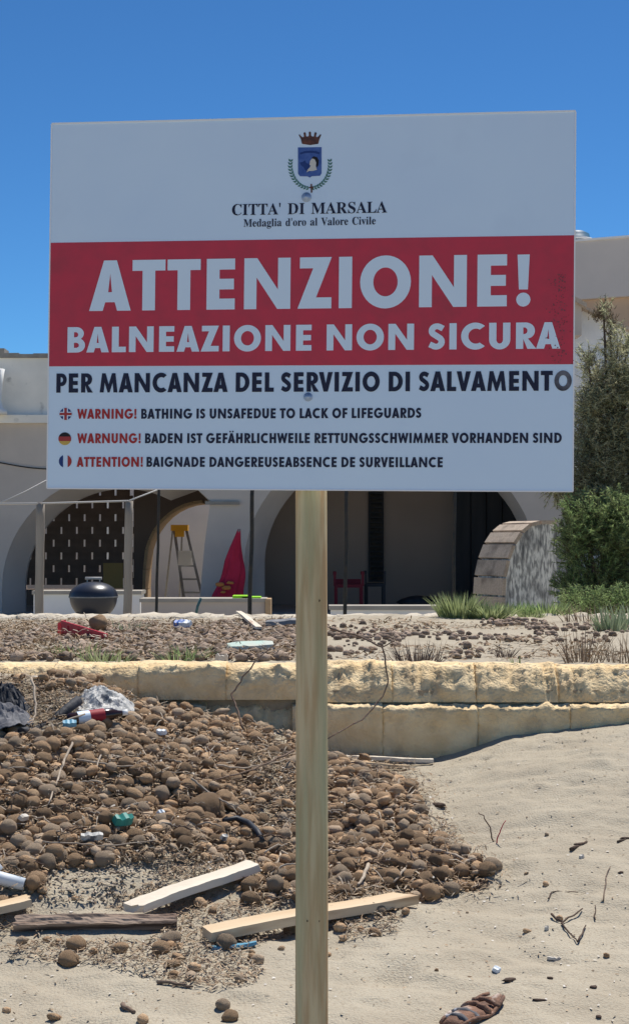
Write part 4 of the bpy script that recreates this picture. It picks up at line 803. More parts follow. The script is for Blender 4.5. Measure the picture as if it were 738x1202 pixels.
for i, (x, y, z, r) in enumerate(back): st.ico((x, y, z), (r, r*.9, r*.7), 1, .4, Euler((0, 0, random.uniform(0, 6))).to_matrix(), seed=i % 89)
o = obj('seagrass_balls', st, M['ball3']); tag(o, 'grey brown seagrass balls covering the strip behind the stone wall', 'seagrass balls', kind='stuff')
def bigball(u, v, r, label, s=(1, .9, .85), lift=.4, name='seagrass_ball', Yb=None):
    p = gp(u, v) if Yb is None else at(u, v, Yb); g = G(); g.ico((0, 0, 0), s, 3, .22, seed=u); me = g.mesh('ball'); me.materials.append(M['ball']); o = bpy.data.objects.new(name, me); COL.objects.link(o)
    o.location = p+Vector((0, 0, r*lift)); o.scale = (r, r, r); tag(o, label, 'seagrass ball'); return o
bigball(242, 960, .085, 'largest brown seagrass ball, in the middle of the heap left of the post', (1, .9, .95), .35)
bigball(262, 950, .045, 'smaller seagrass ball touching the right side of the largest one', lift=1.0)
b_ = bigball(116, 745, .075, 'round seagrass ball resting against the red plastic piece behind the stone wall', lift=1.2)

# ---------------------------------------------------------------- wrack, fragments, shells
def flakes(poly, n, Lr, Wr, mat, name, label, yr=(4.7, 8.64), xr=(-2.2, 2.2), lift=.004, tilt=.7, patch=None, cat='seagrass debris', zadd=0):
    xs = rng.uniform(*xr, n); ys = rng.uniform(*yr, n); zs = Hl(xs, ys); u, v = pxa(np.stack([xs, ys, zs], -1)); ok = poly(u, v)
    if patch: ok &= vnoise(xs*patch, ys*patch, 77)+.35*vnoise(xs*patch*4, ys*patch*4, 5) > -.02
    idx = np.nonzero(ok)[0]; g = G()
    for i in idx:
        L = random.uniform(*Lr); w = random.uniform(*Wr); a = random.uniform(0, 6.28); t = random.uniform(-tilt, tilt)*random.random()
        d = Vector((math.cos(a)*math.cos(t), math.sin(a)*math.cos(t), math.sin(t))); s = Vector((-math.sin(a), math.cos(a), random.uniform(-.5, .5)))*w/2
        c = Vector((xs[i], ys[i], zs[i]+lift+abs(math.sin(t))*L/2+random.random()*zadd)); k = Vector((0, 0, L*random.uniform(-.05, .14)))
        g.add([c-d*L/2-s, c-d*L/2+s, c+k+s*1.1, c+k-s*1.1, c+d*L/2+s*.5, c+d*L/2-s*.5], [(0, 1, 2, 3), (3, 2, 4, 5)])
    o = obj(name, g, M[mat]); tag(o, label, cat, kind='stuff'); return o
inD = lambda u, v: inpoly(u+40*fbm(u, v, .03, 3, 61)*np.where(u > 400, .25, 1)+rng.normal(0, 16, len(u)), v+24*fbm(u, v, .03, 3, 67)+rng.normal(0, 9, len(u)), DENSE) & ~inpoly(u, v, BARE)
inS = lambda u, v: inpoly(u, v, SPARSE)
def inT(u, v):
    r = np.zeros(len(u), bool)
    for p in THIN+[BARE]: r |= inpoly(u, v, p)
    return r
flakes(inD, 115000, (.012, .05), (.002, .006), 'wrack', 'seagrass_wrack', 'dark torn seagrass scraps filling the gaps between the balls', zadd=.034)
flakes(inD, 17000, (.02, .08), (.002, .005), 'wrackl', 'seagrass_straw', 'pale straw scraps strewn over the seagrass heap', zadd=.04)
flakes(inT, 60000, (.008, .03), (.003, .009), 'wrackl', 'seagrass_straw', 'greyish chopped straw in the bare patches of the heap', zadd=.01, tilt=.3)
flakes(inT, 20000, (.008, .03), (.003, .009), 'wrack', 'seagrass_wrack', 'dark chopped seagrass in the bare patches of the heap', zadd=.01, tilt=.4)
flakes(inS, 90000, (.008, .040), (.002, .006), 'wrack', 'seagrass_wrack', 'dark seagrass scraps on the sand in front of the boards', patch=3.2, tilt=.8, zadd=.012)
flakes(inS, 14000, (.008, .035), (.003, .007), 'wrackl', 'seagrass_straw', 'pale scraps among the seagrass in front of the boards', patch=3.2, zadd=.01)
sandp = lambda u, v: ~inD(u, v) & (u > -20) & (u < 760)
flakes(sandp, 1500, (.005, .018), (.003, .007), 'wrack', 'seagrass_wrack', 'tiny dark scraps scattered on the open sand', tilt=.3)
flakes(sandp, 900, (.005, .014), (.004, .009), 'shell', 'shell_bits', 'tiny pale shell bits scattered on the sand', cat='shell bits', tilt=.3)
flakes(lambda u, v: inD(u, v), 1500, (.008, .02), (.005, .012), 'shell', 'shell_bits', 'tiny pale shell bits in the seagrass heap', cat='shell bits', zadd=.04)
flakes(lambda u, v: (v > 731) & (v < 776) & (u < 380), 22000, (.02, .07), (.006, .014), 'wrack', 'seagrass_wrack', 'dark seagrass scraps behind the stone wall on the left', yr=(9, 14.8), xr=(-3.6, .3), zadd=.03)
flakes(lambda u, v: (v > 731) & (v < 776) & (u < 380), 6000, (.02, .08), (.005, .011), 'wrackl', 'seagrass_straw', 'pale straw behind the stone wall on the left', yr=(9, 14.8), xr=(-3.6, .3), zadd=.07)
flakes(lambda u, v: (v > 728) & (v < 776) & (u > 370), 5000, (.02, .08), (.006, .015), 'wrack', 'seagrass_wrack', 'dark scraps on the pinkish sand behind the wall on the right', yr=(9, 14.8), xr=(0, 3.6), patch=1.3, zadd=.02)
# extra pebbles of tar / bark on the sand: real lumps
for u, v, r, e in ((514, 947, .020, 2.0), (470, 1020, .012, 2.2), (680, 992, .010, 3.2), (734, 985, .009, 3), (559, 1178, .010, 1.4), (702, 1196, .009, 1.1), (597, 1152, .013, 1.9), (645, 1149, .008, 1.4), (696, 1160, .009, 1.6), (632, 1176, .008, 3), (728, 1025, .008, 1.5), (571, 1176, .008, 1.3)):
    p = gp(u, v); g = G(); g.ico(p+Vector((0, 0, r*.4)), (r*e, r, r*.55), 2, .5, Euler((0, 0, random.uniform(-.5, .6))).to_matrix(), seed=u)
    single('bark_scrap', g, M['stickd'], 'small dark bark scrap lying on the open sand', 'bark scrap', p, 'bark scraps on the open sand')

# ---------------------------------------------------------------- boards
def board(name, pa, pb, w, t, mat, label, lift=.012, jag=.01, roll=0, ya=None, yb=None, cut=0):
    a = gp(*pa) if ya is None else at(pa[0], pa[1], ya); b = gp(*pb) if yb is None else at(pb[0], pb[1], yb); d = b-a; L = d.length; d.normalize(); s = Vector((0, 0, 1)).cross(d).normalized(); up_ = d.cross(s)
    if roll: q = Matrix.Rotation(roll, 3, d); s = q@s; up_ = q@up_
    N = 44; nw = 7; V = []; g = G(); rg = dict(plankg=.006, plankw=.0025).get(mat, .0012)
    for i in range(N+1):
        for (k, top) in [(k, 0) for k in range(nw+1)]+[(k, 1) for k in range(nw, -1, -1)]:
            f = k/nw-.5; e = (random.uniform(-jag, jag) if i in (0, N) else 0); x_ = L*i/N+e+(cut*f if i == N else 0)+(-cut*f*.4 if i == 0 else 0)
            V.append(Vector((x_, f*w*(1+.03*mn.noise(Vector((i*.2, 1, 3)))*(1+rg*300)+rg*2*mn.noise(Vector((i*.9, k, 3)))), (t if top else 0)+(rg*(mn.noise(Vector((i*.18, k*2.7, L*9)))+.5*mn.noise(Vector((i*.9, k*3.1, L)))) if top else 0)+.004*math.sin(i*.12))))
    m = nw*2+2
    g.add(V, [(i*m+j, (i+1)*m+j, (i+1)*m+(j+1) % m, i*m+(j+1) % m) for i in range(N) for j in range(m)]+[tuple(range(m)), tuple(reversed(range(N*m, N*m+m)))])
    me = g.mesh(name); me.materials.append(M[mat]); o = bpy.data.objects.new(name, me); COL.objects.link(o)
    mt = Matrix((d, s, up_)).transposed().to_4x4(); mt.translation = a+Vector((0, 0, lift)); o.matrix_world = mt
    return tag(o, label, 'board')
board('wooden_board', (243, 1108), (476, 1064), .105, .034, 'plank', 'pale pine board lying behind the foot of the sign post', .016, .002, cut=-.05)
board('wooden_board', (158, 1082), (298, 1030), .095, .030, 'plankw', 'whitish split board slanting up to the right, left of the post', .035, .02)
board('wooden_board', (18, 1093), (207, 1089), .055, .030, 'plankg', 'weathered grey brown board lying level at the lower left', .014, .008, roll=R(28))
board('wooden_board', (-70, 1098), (34, 1072), .085, .028, 'plank', 'short pale board at the left edge under the foam piece', .03, .012, cut=.05)
board('wooden_board', (386, 894), (508, 897), .035, .018, 'plankw', 'thin pale batten at the foot of the stone wall', .012, .002)
board('wooden_board', (392, 900), (478, 903), .03, .015, 'plank', 'second short batten just below the thin pale one', .01, .004)
board('wooden_board', (280, 727), (304, 747), .05, .02, 'plankw', 'short pale batten in the seagrass behind the wall', .06, .004)

# ---------------------------------------------------------------- twigs and sticks
def stick(pts, r, mat, label, name='stick', taper=.5, cat='stick', wob=.004, lift=0.0):
    P = [Vector(p) for p in pts]; Q_ = []
    for i in range(len(P)-1):
        for k in range(4): Q_.append(P[i].lerp(P[i+1], k/4)+Vector((random.uniform(-wob, wob), 0, random.uniform(-wob, wob)+lift)))
    Q_.append(P[-1]+Vector((0, 0, lift))); n = len(Q_); g = G(); g.tube(Q_, [r*(1-taper*i/n) for i in range(n)], 6)
    return single(name, g, M[mat], label, cat, P[0])
def gs(l, h=.02): return [gp(u, v)+Vector((0, 0, h)) for u, v in l]
stick([at(387, 737, 8.45), at(425, 748, 8.45), at(449, 760, 8.4), at(456, 798, 8.35), at(449, 818, 8.3), at(425, 845, 8.2), at(383, 868, 8.0)], .006, 'twig', 'long thin dead twig arching in front of the wall right of the post', 'twig', cat='twig')
stick([at(345, 880, 7.8), at(320, 893, 7.6), at(290, 906, 7.4), at(250, 916, 7.25)], .006, 'twig', 'thin twig curving left from the post over the heap', 'twig', cat='twig')
stick([at(286, 856, 8.2), at(279, 835, 8.3), at(272, 815, 8.4), at(285, 795, 8.45), at(302, 773, 8.5), at(330, 752, 8.6)], .006, 'twig', 'thin dead twig rising in front of the stone wall left of the post', 'twig', cat='twig')
stick([at(449, 760, 8.42), at(462, 752, 8.45), at(459, 742, 8.5)], .004, 'twig', 'short side shoot on the arching twig', 'twig', cat='twig')
stick([at(38, 796, 7.9), at(42, 815, 7.8), at(42, 838, 7.7), at(34, 855, 7.6), at(24, 866, 7.5)], .007, 'stick', 'bleached crooked stick beside the grey bag', wob=.006)
stick(gs([(87, 880), (76, 905), (68, 930), (57, 958)], .05), .007, 'stick', 'long bleached stick on the left part of the heap')
stick(gs([(130, 885), (118, 902), (112, 918)], .05), .006, 'stick', 'short bleached stick right of the long one on the heap')
stick(gs([(255, 914), (285, 918), (312, 913), (340, 905)], .06), .005, 'stick', 'thin bleached stick lying level left of the post')
stick(gs([(90, 905), (135, 912), (170, 914)], .05), .006, 'stick', 'bleached stick lying across the upper heap')
stick(gs([(50, 1004), (90, 1005), (120, 1008), (186, 1000)], .05), .004, 'stick', 'thin pale stick across the heap above the sandy patch')
stick(gs([(225, 942), (240, 952), (262, 968), (276, 974)], .10), .006, 'wood', 'stick lying across the largest seagrass ball')
stick(gs([(432, 1030), (425, 1048), (420, 1054)], .05), .009, 'stick', 'short pale driftwood peg right of the post')
stick(gs([(475, 1034), (462, 1050)], .05), .007, 'stick', 'pale peg above the right end of the pine board')
stick(gs([(505, 1008), (528, 1012), (551, 1022)], .035), .009, 'stick', 'pale greyish stick at the right edge of the heap')
stick(gs([(330, 1012), (322, 1035), (312, 1045)], .04), .005, 'stick', 'forked pale stick end above the pine board')
stick(gs([(330, 1012), (344, 1020)], .045), .005, 'stick', 'short arm of the forked pale stick')
stick(gs([(548, 1028), (562, 1020), (578, 1016)], .012), .008, 'stickd', 'dark curved stick at the right tip of the heap')
stick(gs([(556, 1046), (572, 1038)], .012), .007, 'stickd', 'second dark stick below the heap tip')
stick(gs([(480, 950), (503, 958)], .03), .007, 'stickd', 'dark stick at the upper right edge of the heap')
stick(gs([(670, 1000), (688, 990)], .006), .009, 'stickd', 'straight dark stick lying on the open sand at the right')
stick(gs([(725, 990), (742, 984)], .006), .006, 'stickd', 'dark stick at the right edge of the picture')
stick(gs([(646, 1077), (660, 1085), (683, 1070)], .01), .005, 'stickd', 'bent twig beside a small ball on the sand', 'twig', cat='twig')
stick(gs([(658, 1086), (668, 1098), (677, 1109)], .01), .004, 'stickd', 'left arm of the V shaped twig on the sand', 'twig', cat='twig')
stick(gs([(677, 1109), (687, 1090)], .01), .004, 'stickd', 'right arm of the V shaped twig on the sand', 'twig', cat='twig')
stick([gp(578, 988), gp(577, 988)+Vector((-.01, 0, .06)), gp(575, 988)+Vector((-.03, 0, .11)), gp(573, 988)+Vector((-.045, 0, .13))], .0035, 'twig', 'thin upright twig growing from the sand', 'twig', cat='twig')
stick([gp(583, 990), gp(584, 990)+Vector((.01, 0, .06)), gp(588, 990)+Vector((.02, 0, .1))], .003, 'cloth', 'small reddish twig beside the upright one', 'twig', cat='twig')
stick(gs([(643, 1058), (646, 1050), (678, 1050)], .008), .003, 'stickd', 'hair thin twig on the sand above the V shaped twig', 'twig', cat='twig')
stick(gs([(708, 1060), (711, 1032), (716, 1020)], .008), .003, 'twig', 'hair thin upright lying twig near the right edge', 'twig', cat='twig')
stick(gs([(697, 1082), (698, 1066)], .008), .003, 'stickd', 'tiny stick right of the V shaped twig', 'twig', cat='twig')
stick(gs([(185, 1155), (215, 1160), (226, 1162)], .008), .007, 'twig', 'brown twig on the sand below the grey board', 'twig', cat='twig')
stick(gs([(143, 1183), (158, 1191)], .006), .009, 'twig', 'short thick brown twig at the bottom left', 'twig', cat='twig')
for k in range(120):
    u = random.uniform(0, 500); v = random.uniform(880, 1040)
    if not inpoly(np.array([u]), np.array([v]), DENSE)[0] or keepout(np.array([u]), np.array([v]))[0]: continue
    a = random.uniform(0, 6.28); L = random.uniform(.05, .16); p = gp(u, v)+Vector((0, 0, .045)); d = Vector((math.cos(a), math.sin(a), random.uniform(-.1, .25)))
    o = stick([p, p+d*L*.5+Vector((0, 0, .01)), p+d*L], random.uniform(.002, .005), random.choice(['stick', 'twig', 'wood', 'stickd']), 'thin broken stick lying loose on the seagrass heap', wob=.006); o['group'] = 'broken sticks on the heap'

# ---------------------------------------------------------------- litter
def sheet(name, pts, mat, label, cat, Y=None, th=.004, amp=.03, sub=14, puff=.06, seed=1, parent=None, lift=.02):
    # crumpled closed bag: outline in the picture set on the ground, puffed up
    c = sum((Vector(p) for p in pts), Vector())/len(pts); n = len(pts); g = G(); V = [Vector()]; rings = 16; m = 90; V = []
    def edge(t):
        k = t*n; i = int(k) % n; f = k-int(k); return Vector(pts[i]).lerp(Vector(pts[(i+1) % n]), f)
    for i in range(rings+1):
        s = i/rings
        for j in range(m):
            e = edge(j/m); p = c.lerp(e, s); q = .5-1.6*abs(mn.noise(Vector((p.x*9, p.y*9, seed))))+.8*(.3-abs(mn.noise(Vector((p.x*22, p.y*22, seed)))))+.35*mn.noise(Vector((p.x*50, p.y*50, seed)))
            V.append(p+Vector((0, 0, lift+puff*(1-s**2)+amp*q*(1-s*.6))))
    g.add(V, [(i*m+j, (i+1)*m+j, (i+1)*m+(j+1) % m, i*m+(j+1) % m) for i in range(rings) for j in range(m)], False)
    V2 = [Vector((v.x, v.y, v.z))-Vector((0, 0, th+.03*(1-i//m/rings))) for i, v in enumerate(V)]
    g.add(V2, [(i*m+(j+1) % m, (i+1)*m+(j+1) % m, (i+1)*m+j, i*m+j) for i in range(rings) for j in range(m)], False)
    if parent: return obj(name, g, M[mat], parent, label)
    return single(name, g, M[mat], label, cat, c)
def GP(l, h=0): return [gp(u, v, 6.2)+Vector((0, 0, h)) for u, v in l]
bagp = [at(u, v, Yb) for u, v, Yb in ((82, 832, 8.05), (92, 818, 8.25), (112, 812, 8.4), (138, 818, 8.35), (158, 829, 8.25), (158, 838, 8.1), (132, 838, 7.95), (104, 842, 7.85), (86, 842, 7.9))]
sheet('plastic_bag', bagp, 'bag', 'crumpled silver grey plastic bag on the heap below the wall', 'bag', puff=.075, amp=.045, seed=3, lift=.0)
stick([at(92, 822, 7.9), at(78, 834, 7.8), at(60, 850, 7.7), at(40, 858, 7.6), at(25, 859, 7.5)], .028, 'bagd', 'thick black strap trailing left from the silver bag', 'strap', .25, 'strap', .004)
sheet('fabric_bag', [at(u, v, Yb) for u, v, Yb in ((-60, 835, 7.9), (-40, 812, 8.2), (0, 812, 8.3), (25, 820, 8.2), (46, 838, 8.0), (44, 850, 7.8), (10, 856, 7.6), (-40, 858, 7.6))], 'bagd', 'black fabric heap at the left edge of the rubble', 'bag', puff=.09, amp=.10, seed=8, lift=0)
sheet('fabric_bag', [at(u, v, Yb) for u, v, Yb in ((-60, 850, 7.6), (-20, 838, 7.75), (10, 837, 7.8), (34, 845, 7.7), (40, 853, 7.6), (10, 860, 7.45), (-40, 864, 7.4))], 'bagg', 'dark grey padded cloth in front of the black one at the left edge', 'bag', puff=.05, amp=.06, seed=9, lift=.02)
# cola bottle with red label, lying on its side
a = at(79, 845, 7.72); b = at(150, 836, 7.86); d = (b-a).normalized(); L = (b-a).length; bot = thing('plastic_bottle', 'lying cola bottle with red and white label in front of the silver bag', 'bottle', a)
def along(prof, n=20):
    g = G(); s = d.orthogonal().normalized(); w = d.cross(s); V = []
    for t, r in prof:
        for j in range(n): q = 2*math.pi*j/n; V.append(a+d*(L*t)+(s*math.cos(q)+w*math.sin(q))*r)
    return g.add(V, [(i*n+j, i*n+(j+1) % n, (i+1)*n+(j+1) % n, (i+1)*n+j) for i in range(len(prof)-1) for j in range(n)], True)
obj('body', along([(0, 0), (.005, .026), (.05, .032), (.3, .030), (.62, .033), (.74, .030), (.84, .016), (.92, .012), (.93, 0)]), M['pet'], bot)
obj('label', along([(.16, .0335), (.36, .0335)]), M['wtext'], bot); obj('label', along([(.36, .0337), (.60, .0345)]), M['label'], bot)
obj('cap', along([(.90, 0), (.905, .015), (.99, .015), (1, 0)], 14), M['white'], bot)
# straw under the bottle
stick([at(50, 857, 7.6), at(75, 848, 7.62), at(100, 838, 7.7)], .008, 'stick', 'pale stick running up under the cola bottle')
def scrap(u, v, L, w, h, mat, label, name='plastic_scrap', rot=0, lift=.05, cat='litter', tilt=0, Y=None):
    p = (gp(u, v) if Y is None else at(u, v, Y))+Vector((0, 0, lift)); g = G(); N = 6; V = []
    e = Euler((tilt, random.uniform(-.1, .1), rot)).to_matrix()
    for i in range(N+1):
        f = i/N-.5; ww = w*(1-.35*abs(f*2)**2)
        for y_, z_ in ((-.5, 0), (.5, 0), (.35, 1), (-.35, 1)): V.append(p+e@Vector((f*L, y_*ww, z_*h*(1+.5*mn.noise(Vector((i*1.3, u, z_))))+.008*mn.noise(Vector((i*.9, v, 0))))))
    g.add(V, [(i*4+j, (i+1)*4+j, (i+1)*4+(j+1) % 4, i*4+(j+1) % 4) for i in range(N) for j in range(4)]+[(3, 2, 1, 0), (N*4, N*4+1, N*4+2, N*4+3)])
    return single(name, g, M[mat], label, cat, p)
scrap(143, 981, .085, .05, .035, 'teal', 'teal green plastic wedge on the heap', rot=R(40), tilt=R(35), lift=.05)
scrap(82, 863, .065, .045, .02, 'bluepl', 'small bright blue plastic scrap left of the heap top', rot=R(10), tilt=R(30), lift=.05)
scrap(275, 1114, .16, .035, .010, 'bluepl', 'flat light blue plastic strip under the pine board', rot=R(8), lift=.008)
scrap(108, 999, .09, .035, .02, 'bag', 'crumpled clear foil scrap on the left part of the heap', rot=R(12), tilt=R(25), lift=.05)
scrap(190, 874, .05, .03, .02, 'paleblue', 'small white plastic lump in the upper heap', rot=R(-20), tilt=R(20), lift=.05)
scrap(188, 970, .03, .03, .02, 'paleblue', 'tiny pale plastic cap right of the teal wedge', rot=R(40), tilt=R(40), lift=.05)
scrap(27, 977, .05, .03, .018, 'shell', 'yellowish plastic chip at the left of the heap', rot=R(60), tilt=R(30), lift=.05)
scrap(262, 1000, .03, .03, .018, 'bag', 'grey foil scrap left of the dark hose', rot=R(60), tilt=R(30), lift=.05)
scrap(582, 1140, .035, .03, .012, 'paleblue', 'pale bluish plastic shard on the sand right of the post', rot=R(60), lift=.0, tilt=R(20))
scrap(641, 1092, .022, .016, .012, 'shell', 'white shell on the sand left of the V shaped twig', 'seashell', rot=R(60), lift=.0, cat='seashell')
scrap(682, 1008, .028, .018, .012, 'shell', 'white shell on the sand below the straight dark stick', 'seashell', rot=R(50), lift=.0, cat='seashell')
scrap(650, 1127, .05, .014, .01, 'shell', 'pale driftwood chip on the sand near the old shoe', 'wood_chip', rot=R(-12), lift=.0, cat='wood chip')
scrap(385, 753, .10, .03, .02, 'paleblue', 'pale plastic strip behind the wall near the post', Y=None, rot=R(20), lift=.05) if False else None
scrap(215, 743, .14, .09, .04, 'blueb', 'crumpled blue and white packet behind the wall', rot=R(-20), lift=.06, tilt=R(25))
scrap(294, 766, .30, .12, .03, 'palegreen', 'faded pale green plastic sheet behind the wall', rot=R(10), lift=.03, tilt=R(20))
scrap(335, 743, .32, .10, .03, 'alu', 'grey weathered plastic plate beside the post behind the wall', rot=R(-14), lift=.08, tilt=R(15))
scrap(260, 773, .07, .06, .03, 'shell', 'white stone lying on the top edge of the wall', 'white_stone', Y=8.9, lift=-.01, cat='stone')
scrap(497, 889, .07, .05, .045, 'slab', 'grey stone at the wall foot right of the battens', 'grey_stone', lift=.0, cat='stone')
scrap(470, 886, .11, .06, .05, 'slab', 'larger grey stone at the wall foot above the thin batten', 'grey_stone', lift=.0, cat='stone')
p0 = gp(0, 1052)
g = G(); g.tube([gp(-30, 1040)+Vector((0, 0, .04)), gp(0, 1046)+Vector((0, 0, .045)), gp(29, 1050)+Vector((0, 0, .035))], [.026, .026, .024], 14); g.tube([gp(-20, 1040)+Vector((0, 0, .03)), gp(-2, 1041)+Vector((0, .03, .085))], [.04, .022], 12)
single('foam_piece', g, M['paleblue'], 'white foam tube piece at the left edge above the pale board', 'foam', p0)
g = G(); g.tube(gs([(262, 978), (278, 976), (292, 982), (302, 992), (308, 1003)], .055), [.008, .012, .014, .014, .012], 8); single('hose', g, M['hose'], 'short curved piece of dark hose left of the post', 'hose', gp(290, 985))
# red plastic crate side behind the wall
cr = thing('broken_crate', 'broken red plastic crate side lying behind the stone wall', 'crate', gp(96, 750))
a = gp(72, 750)+Vector((0, 0, .02)); b = gp(126, 757)+Vector((0, 0, .02))
def quad(a, b, h0, h1, th, mat, name):
    g = G(); n_ = Vector((0, th, 0)); P = [a, b, b+Vector((0, 0, h1)), a+Vector((0, 0, h0))]
    g.add(P+[p+n_ for p in P], [(0, 1, 2, 3), (7, 6, 5, 4), (0, 4, 5, 1), (1, 5, 6, 2), (2, 6, 7, 3), (3, 7, 4, 0)]); obj(name, g, M[mat], cr)
quad(a, b, .115, .05, .02, 'redpl', 'side_panel'); quad(a+Vector((0, -.012, .10)), b+Vector((0, -.012, .035)), .022, .022, .05, 'redpl', 'rim')
for t in (.15, .38, .6, .82):
    p = a.lerp(b, t)+Vector((0, -.012, .0)); quad(p, p+Vector((.016, 0, 0)), .105-.07*t, .105-.07*t, .012, 'redpl', 'rib')
quad(a+Vector((-.03, .02, 0)), a+Vector((.0, .22, 0)), .10, .12, .02, 'redpl', 'end_panel')

# rotten shoe at the bottom
pA_ = gp(528, 1212); pB_ = gp(586, 1176); d = (pB_-pA_); L = d.length; d.normalize(); s = Vector((0, 0, 1)).cross(d).normalized()
shoe = thing('old_shoe', 'rotting brown and grey shoe half buried at the bottom of the sand', 'shoe', pA_)
def shoeprof(t, w=1): return (.034+.016*math.sin(math.pi*min(1, t*1.1)))*w*(1-max(0, t-.8)**2*14)
g = G(); V = []; N = 16; n = 16
for i in range(N+1):
    t = i/N; w = max(.004, shoeprof(t))
    for j in range(n):
        q = 2*math.pi*j/n; r_n = 1+.18*mn.noise(Vector((t*9, math.cos(q)*2, math.sin(q)*2)))
        V.append(pA_+d*(L*t)+s*(w*math.cos(q)*r_n)+Vector((0, 0, .012+(.018+.012*math.sin(t*6))*math.sin(q)*r_n)))
g.add(V, [(i*n+j, i*n+(j+1) % n, (i+1)*n+(j+1) % n, (i+1)*n+j) for i in range(N) for j in range(n)]+[tuple(range(n))[::-1], tuple(N*n+j for j in range(n))], True); obj('sole', g, M['shoe'], shoe)
for k, t in enumerate((.14, .30, .52, .70)):
    g = G(); P = [pA_+d*(L*t+random.uniform(-.004, .004))+s*(shoeprof(t)*1.02*math.cos(q))+Vector((0, 0, .014+.022*math.sin(q)+.006*mn.noise(Vector((q*2, t*5, 0))))) for q in np.linspace(.1, math.pi-.1, 9)]
    g.tube(P, [.006+.007*random.random() for _ in P], 6); obj('strap', g, M['shoed'] if k < 2 else M['shoe'], shoe)
for sg in (-1, 1):
    g = G(); P = [pA_+d*(L*t)+s*(sg*shoeprof(t)*1.05)+Vector((0, 0, .020+.008*math.sin(t*9))) for t in np.linspace(.0, .93, 12)]; g.tube(P, .0065, 6); obj('welt', g, M['shoe'], shoe)

# ---------------------------------------------------------------- plants
def tuft(p, n, h, spread, mat, label, name='grass_tuft', cat='grass tuft', w=.012, wide=.12, bend=.35, k=3, group=None):
    g = G(); p = Vector(p)
    for i in range(n):
        a = random.uniform(0, 6.28); r = wide*math.sqrt(random.random()); q = p+Vector((math.cos(a)*r, math.sin(a)*r*.6, -.02)); t = random.uniform(0, spread)
        d = Vector((math.cos(a)*math.sin(t), math.sin(a)*math.sin(t), math.cos(t))); b = random.uniform(0, 6.28)
        g.blade(q, d, h*random.uniform(.5, 1.05), w*random.uniform(.6, 1.2), bend, k, side=Vector((math.cos(b), math.sin(b), 0)))
    return single(name, g, M[mat], label, cat, p, group)
def onY(u, v, Y): p = at(u, v, Y); return p
tuft(onY(538, 727, 15.2), 420, .36, .5, 'grassg', 'tall bright green grass clump in front of the dark porch boards', w=.016, wide=.17)
tuft(onY(575, 728, 15.1), 300, .24, .8, 'grassg', 'lower leafy green clump at the foot of the curved buttress', w=.035, wide=.15)
tuft(onY(556, 727, 15.3), 80, .30, .5, 'grassb', 'greyish green stalks between the two bright green clumps', w=.02, wide=.12)
tuft(onY(598, 726, 15.72), 420, .24, .9, 'green', 'dark low weeds below the stained white face', 'weed', 'weed', w=.022, wide=.24, k=2)
tuft(onY(640, 726, 15.72), 480, .26, .9, 'green', 'dark low weeds between the buttress and the tamarisk', 'weed', 'weed', w=.022, wide=.24, k=2)
tuft(onY(622, 728, 15.3), 130, .17, .9, 'grassg', 'small yellowish weed at the foot of the buttress', 'weed', 'weed', w=.02, wide=.1)
tuft(onY(718, 742, 12.8), 60, .30, .45, 'grassb', 'pale blue green spiky blades at the right edge', w=.028, wide=.13)
tuft(onY(694, 728, 14.6), 90, .25, .6, 'grassd', 'dry pale grass under the tamarisk', w=.010, wide=.3)
tuft(onY(740, 735, 14.0), 90, .3, .6, 'grassb', 'blue green blades cut by the right edge of the picture', w=.02, wide=.2)
tuft(onY(490, 782, 9.3), 170, .20, .95, 'grassdk', 'dark dried tussock behind the wall right of the post', w=.008, wide=.13, bend=.1)
tuft(onY(592, 768, 9.9), 60, .10, 1.0, 'grassdk', 'small dark dried tussock on the pinkish sand', w=.006, wide=.06, bend=.1)
tuft(onY(606, 787, 9.1), 12, .13, .6, 'grassg', 'small green sprout just behind the stone wall', 'sprout', 'sprout', w=.018, wide=.02)
for u, v, n, h, l in ((684, 782, 95, .44, 'tall dry bent stalks behind the wall, left of the right edge'), (722, 785, 60, .36, 'dry bent stalks behind the wall at the right edge'), (745, 782, 50, .34, 'dry stalks cut off by the right edge of the picture')):
    tuft(onY(u, v, 9.5), n, h, .55, 'grassd', l, 'dry_stalks', 'dry grass', w=.006, wide=.11, bend=.5)
for u, v, n, m_, l in ((118, 772, 70, 'grassg', 'green weeds among the seagrass behind the wall'), (88, 766, 50, 'green', 'dark green weeds left of the brighter ones behind the wall'), (225, 768, 40, 'green', 'small green weeds behind the wall below the blue packet'), (205, 772, 40, 'green', 'low green weeds above the wall joint'), (150, 736, 30, 'grassb', 'grey green weeds near the red crate'), (135, 776, 40, 'grassg', 'bright weed just above the wall edge')):
    tuft(onY(u, v, 9.2+(776-v)*.08), n, .13, .9, m_, l, 'weed', 'weed', w=.008, wide=.13)
tuft(gp(282, 860)+Vector((0, 0, .0)), 50, .10, 1.1, 'grassdk', 'tiny dead tussock at the wall foot left of the post', w=.006, wide=.08)
tuft(gp(305, 865)+Vector((0, 0, .0)), 40, .09, 1.1, 'grassdk', 'tiny dark dead tussock nearer the post at the wall foot', w=.006, wide=.08)
for u, v in ((190, 1150), (240, 1090), (170, 1108)):
    tuft(gp(u, v), 26, .05, 1.3, 'grassd', 'bristle of dry roots poking from the wrack below the boards', 'dry_roots', 'dry grass', w=.004, wide=.05, group='dry roots below the boards')

